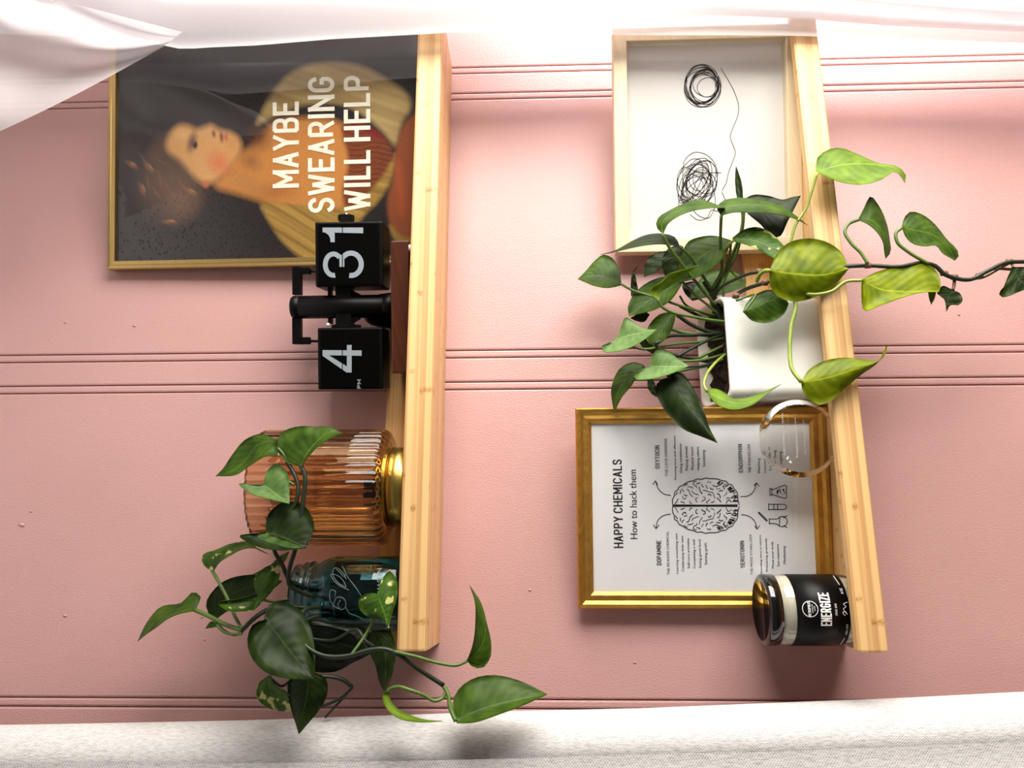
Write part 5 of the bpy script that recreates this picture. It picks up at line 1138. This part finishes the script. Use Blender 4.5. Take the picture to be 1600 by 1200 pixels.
for px, ys, r, m in (([(1023, 538), (1040, 527), (1080, 524), (1132, 521)], [-0.078, -0.05], 0.0020, STEM_D), ([(1058, 557), (1085, 542), (1110, 530), (1134, 522)], [-0.07, -0.05], 0.0018, STEM_D),
                     ([(1090, 560), (1112, 549), (1136, 538)], [-0.06, -0.05], 0.0018, STEM_G), ([(1046, 513), (1065, 519), (1085, 522), (1130, 525)], [-0.06, -0.05], 0.0022, STEM_G),
                     ([(1062, 478), (1085, 490), (1110, 502), (1134, 512)], [-0.06, -0.05], 0.0020, STEM_D), ([(1058, 492), (1078, 506), (1100, 516), (1132, 522)], [-0.065, -0.05], 0.0024, STEM_D),
                     ([(1026, 543), (1050, 554), (1080, 560), (1112, 566), (1134, 566)], [-0.075, -0.05], 0.0020, STEM_D), ([(1008, 575), (1040, 585), (1070, 578), (1110, 570), (1134, 560)], [-0.066, -0.05], 0.0018, STEM_G),
                     ([(1100, 440), (1118, 468), (1126, 490), (1132, 512)], [-0.055, -0.05], 0.0030, STEM_D), ([(1128, 430), (1118, 450), (1112, 462), (1122, 490), (1134, 515)], [-0.06, -0.05], 0.0030, STEM_D),
                     ([(1140, 410), (1130, 430), (1116, 455), (1122, 480), (1134, 505)], [-0.065, -0.05], 0.0024, STEM_D), ([(1062, 462), (1070, 475), (1090, 486), (1110, 494), (1134, 505)], [-0.055, -0.045], 0.0013, STEM_G),
                     ([(963, 530), (1000, 545), (1050, 538), (1110, 532), (1134, 528)], [-0.088, -0.07, -0.05], 0.0015, STEM_G), ([(1015, 573), (1050, 566), (1100, 562), (1136, 552)], [-0.094, -0.07, -0.05], 0.0015, STEM_G),
                     ([(1066, 440), (1085, 460), (1110, 480), (1132, 500)], [-0.075, -0.05], 0.0015, STEM_G), ([(1150, 470), (1180, 460), (1162, 488)], [-0.10, -0.11, -0.112], 0.0012, STEM_G), ([(1163, 325), (1160, 360), (1150, 400), (1132, 440), (1130, 480)], [-0.09, -0.06], 0.0014, STEM_G)):
    tube('stem', px, ys, r, m, pb)
for u, v, y in ((1195, 442, -0.118), (1186, 424, -0.11), (1150, 462, -0.10), (1356, 415, -0.13), (1475, 427, -0.12), (1491, 433, -0.118), (1530, 431, -0.113), (1577, 409, -0.11)):
    c = PY(u, v, y); V, F = tube_vf(np.array([c-np.array([0, 0, .003]), c, c+np.array([0, 0, .003])]), 0.0031, 8)
    mesh('stem_node', V, F, STEM_B, pb, True)

# ------------------------------------------------------------------ curtains
def sheet(name, nu, nv, fn, mat, parent, uvscale=(1, 1)):
    V = []; U = []
    for i in range(nu):
        for j in range(nv):
            V.append(fn(i/(nu-1), j/(nv-1))); U.append((i/(nu-1)*uvscale[0], j/(nv-1)*uvscale[1]))
    F = [(i*nv+j, (i+1)*nv+j, (i+1)*nv+j+1, i*nv+j+1) for i in range(nu-1) for j in range(nv-1)]
    return mesh(name, V, F, mat, parent, True, uv=U)
sc = empty('sheer_curtain', (0.80, -0.18, 0.80), 'white sheer voile curtain drawn along the bright window side', 'curtain')
def edge_interp(pts):
    P = np.array([PY(u, v, y) for u, v, y in pts]); o = np.argsort(P[:, 2]); P = P[o]
    return lambda z: (np.interp(z, P[:, 2], P[:, 0]), np.interp(z, P[:, 2], P[:, 1]))
# single layer reaching furthest over the ledge ends
e1 = edge_interp([(2100, 74, -0.118), (1600, 67, -0.118), (1400, 62, -0.118), (1280, 57, -0.118), (1240, 55.5, -0.118), (960, 54.5, -0.118), (820, 53.5, -0.118), (700, 51, -0.118), (300, 50, -0.118), (-100, 50, -0.118)])
def f1(s, t):
    z = 0.80+1.62*s; x, y = e1(z)
    a = t**1.2; xx = x+(0.985-x)*a
    return (xx, y-0.004*a-0.018*math.sin(a*15+0.9*math.sin(z*3))*min(1, a*6)-0.002*(1+math.sin(z*17))*a, z)
sheet('front_layer', 60, 60, f1, SHEER, sc)
# gathered layer, thicker
e2 = edge_interp([(2100, 60, -0.135), (1600, 45, -0.135), (1400, 36, -0.135), (1280, 28, -0.135), (1100, 24, -0.135), (960, 33, -0.135), (880, 40, -0.135), (800, 45, -0.135), (700, 51, -0.135), (650, 54, -0.135), (520, 61, -0.135), (400, 71, -0.135), (330, 74, -0.135), (285, 77, -0.135), (250, 70, -0.135), (150, 58, -0.135), (60, 55, -0.135), (-100, 50, -0.135)])
def f2(s, t):
    z = 0.80+1.62*s; x, y = e2(z)
    wz = 0.13+0.20*min(1, max(0, (z-1.26)/0.18)); a = t**1.3; xx = x+(min(0.985, x+wz)-x)*a
    return (xx, y-0.014*a-0.030*math.sin(a*19+1.6*math.sin(z*2.2)+0.6)*min(1, a*7)-0.003*(1+math.sin(z*13+2))*a, z)
sheet('gathered_layer', 90, 70, f2, SHEER2, sc)
# loose flap across the upper corner
def f3(s, t):
    # s along the free edge from the deep corner (0,200) to (252,73); t back towards the window
    e = np.array([-60+315*s, 232-159*s+6*math.sin(s*3.14)])
    b = np.array([-60+345*s, -40+90*s])
    p = e*(1-t)+b*t
    return PY(p[0], p[1], -0.185-0.02*math.sin(t*9+s*5)*(0.3+t)-0.01*math.sin(s*14)*t)
sheet('loose_flap', 40, 30, f3, FLAP, sc)
# linen curtain on the other side
lc = empty('linen_curtain', (-0.18, -0.11, 0.80), 'white woven linen curtain hanging in soft pleats left of the ledges', 'curtain')
el = edge_interp([(0, 1132, -0.06), (400, 1125, -0.06), (800, 1112, -0.06), (1000, 1107, -0.06), (1200, 1098, -0.06), (1400, 1090, -0.06), (1600, 1080, -0.06), (-400, 1139, -0.06), (2100, 1058, -0.06)])
ef = edge_interp([(0, 1197, -0.11), (400, 1193, -0.11), (600, 1190, -0.11), (800, 1185, -0.11), (1000, 1178, -0.11), (1200, 1174, -0.11), (1440, 1165, -0.11), (1600, 1158, -0.11), (-400, 1203, -0.11), (2100, 1136, -0.11)])
def fl1(s, t):
    z = 0.80+1.62*s; x, y = el(z); xf, _ = ef(z)
    w = (xf-0.03)-x
    a = t*math.pi*0.94
    return (x+w*(1-math.cos(a))/2*1.15-0.0, y-0.046*math.sin(a)+0.012*t-0.003*math.sin(z*7), z)
sheet('pleat', 60, 36, fl1, LINEN, lc, (1.62, 0.12))
def fl2(s, t):
    z = 0.80+1.62*s; xf, yf = ef(z)
    a = t*11
    return (xf-0.55*t-0.012*math.sin(a*2), yf-0.035+0.035*math.cos(a)-0.002*math.sin(z*6), z)
sheet('pleat', 60, 110, fl2, LINEN, lc, (1.62, 0.60))
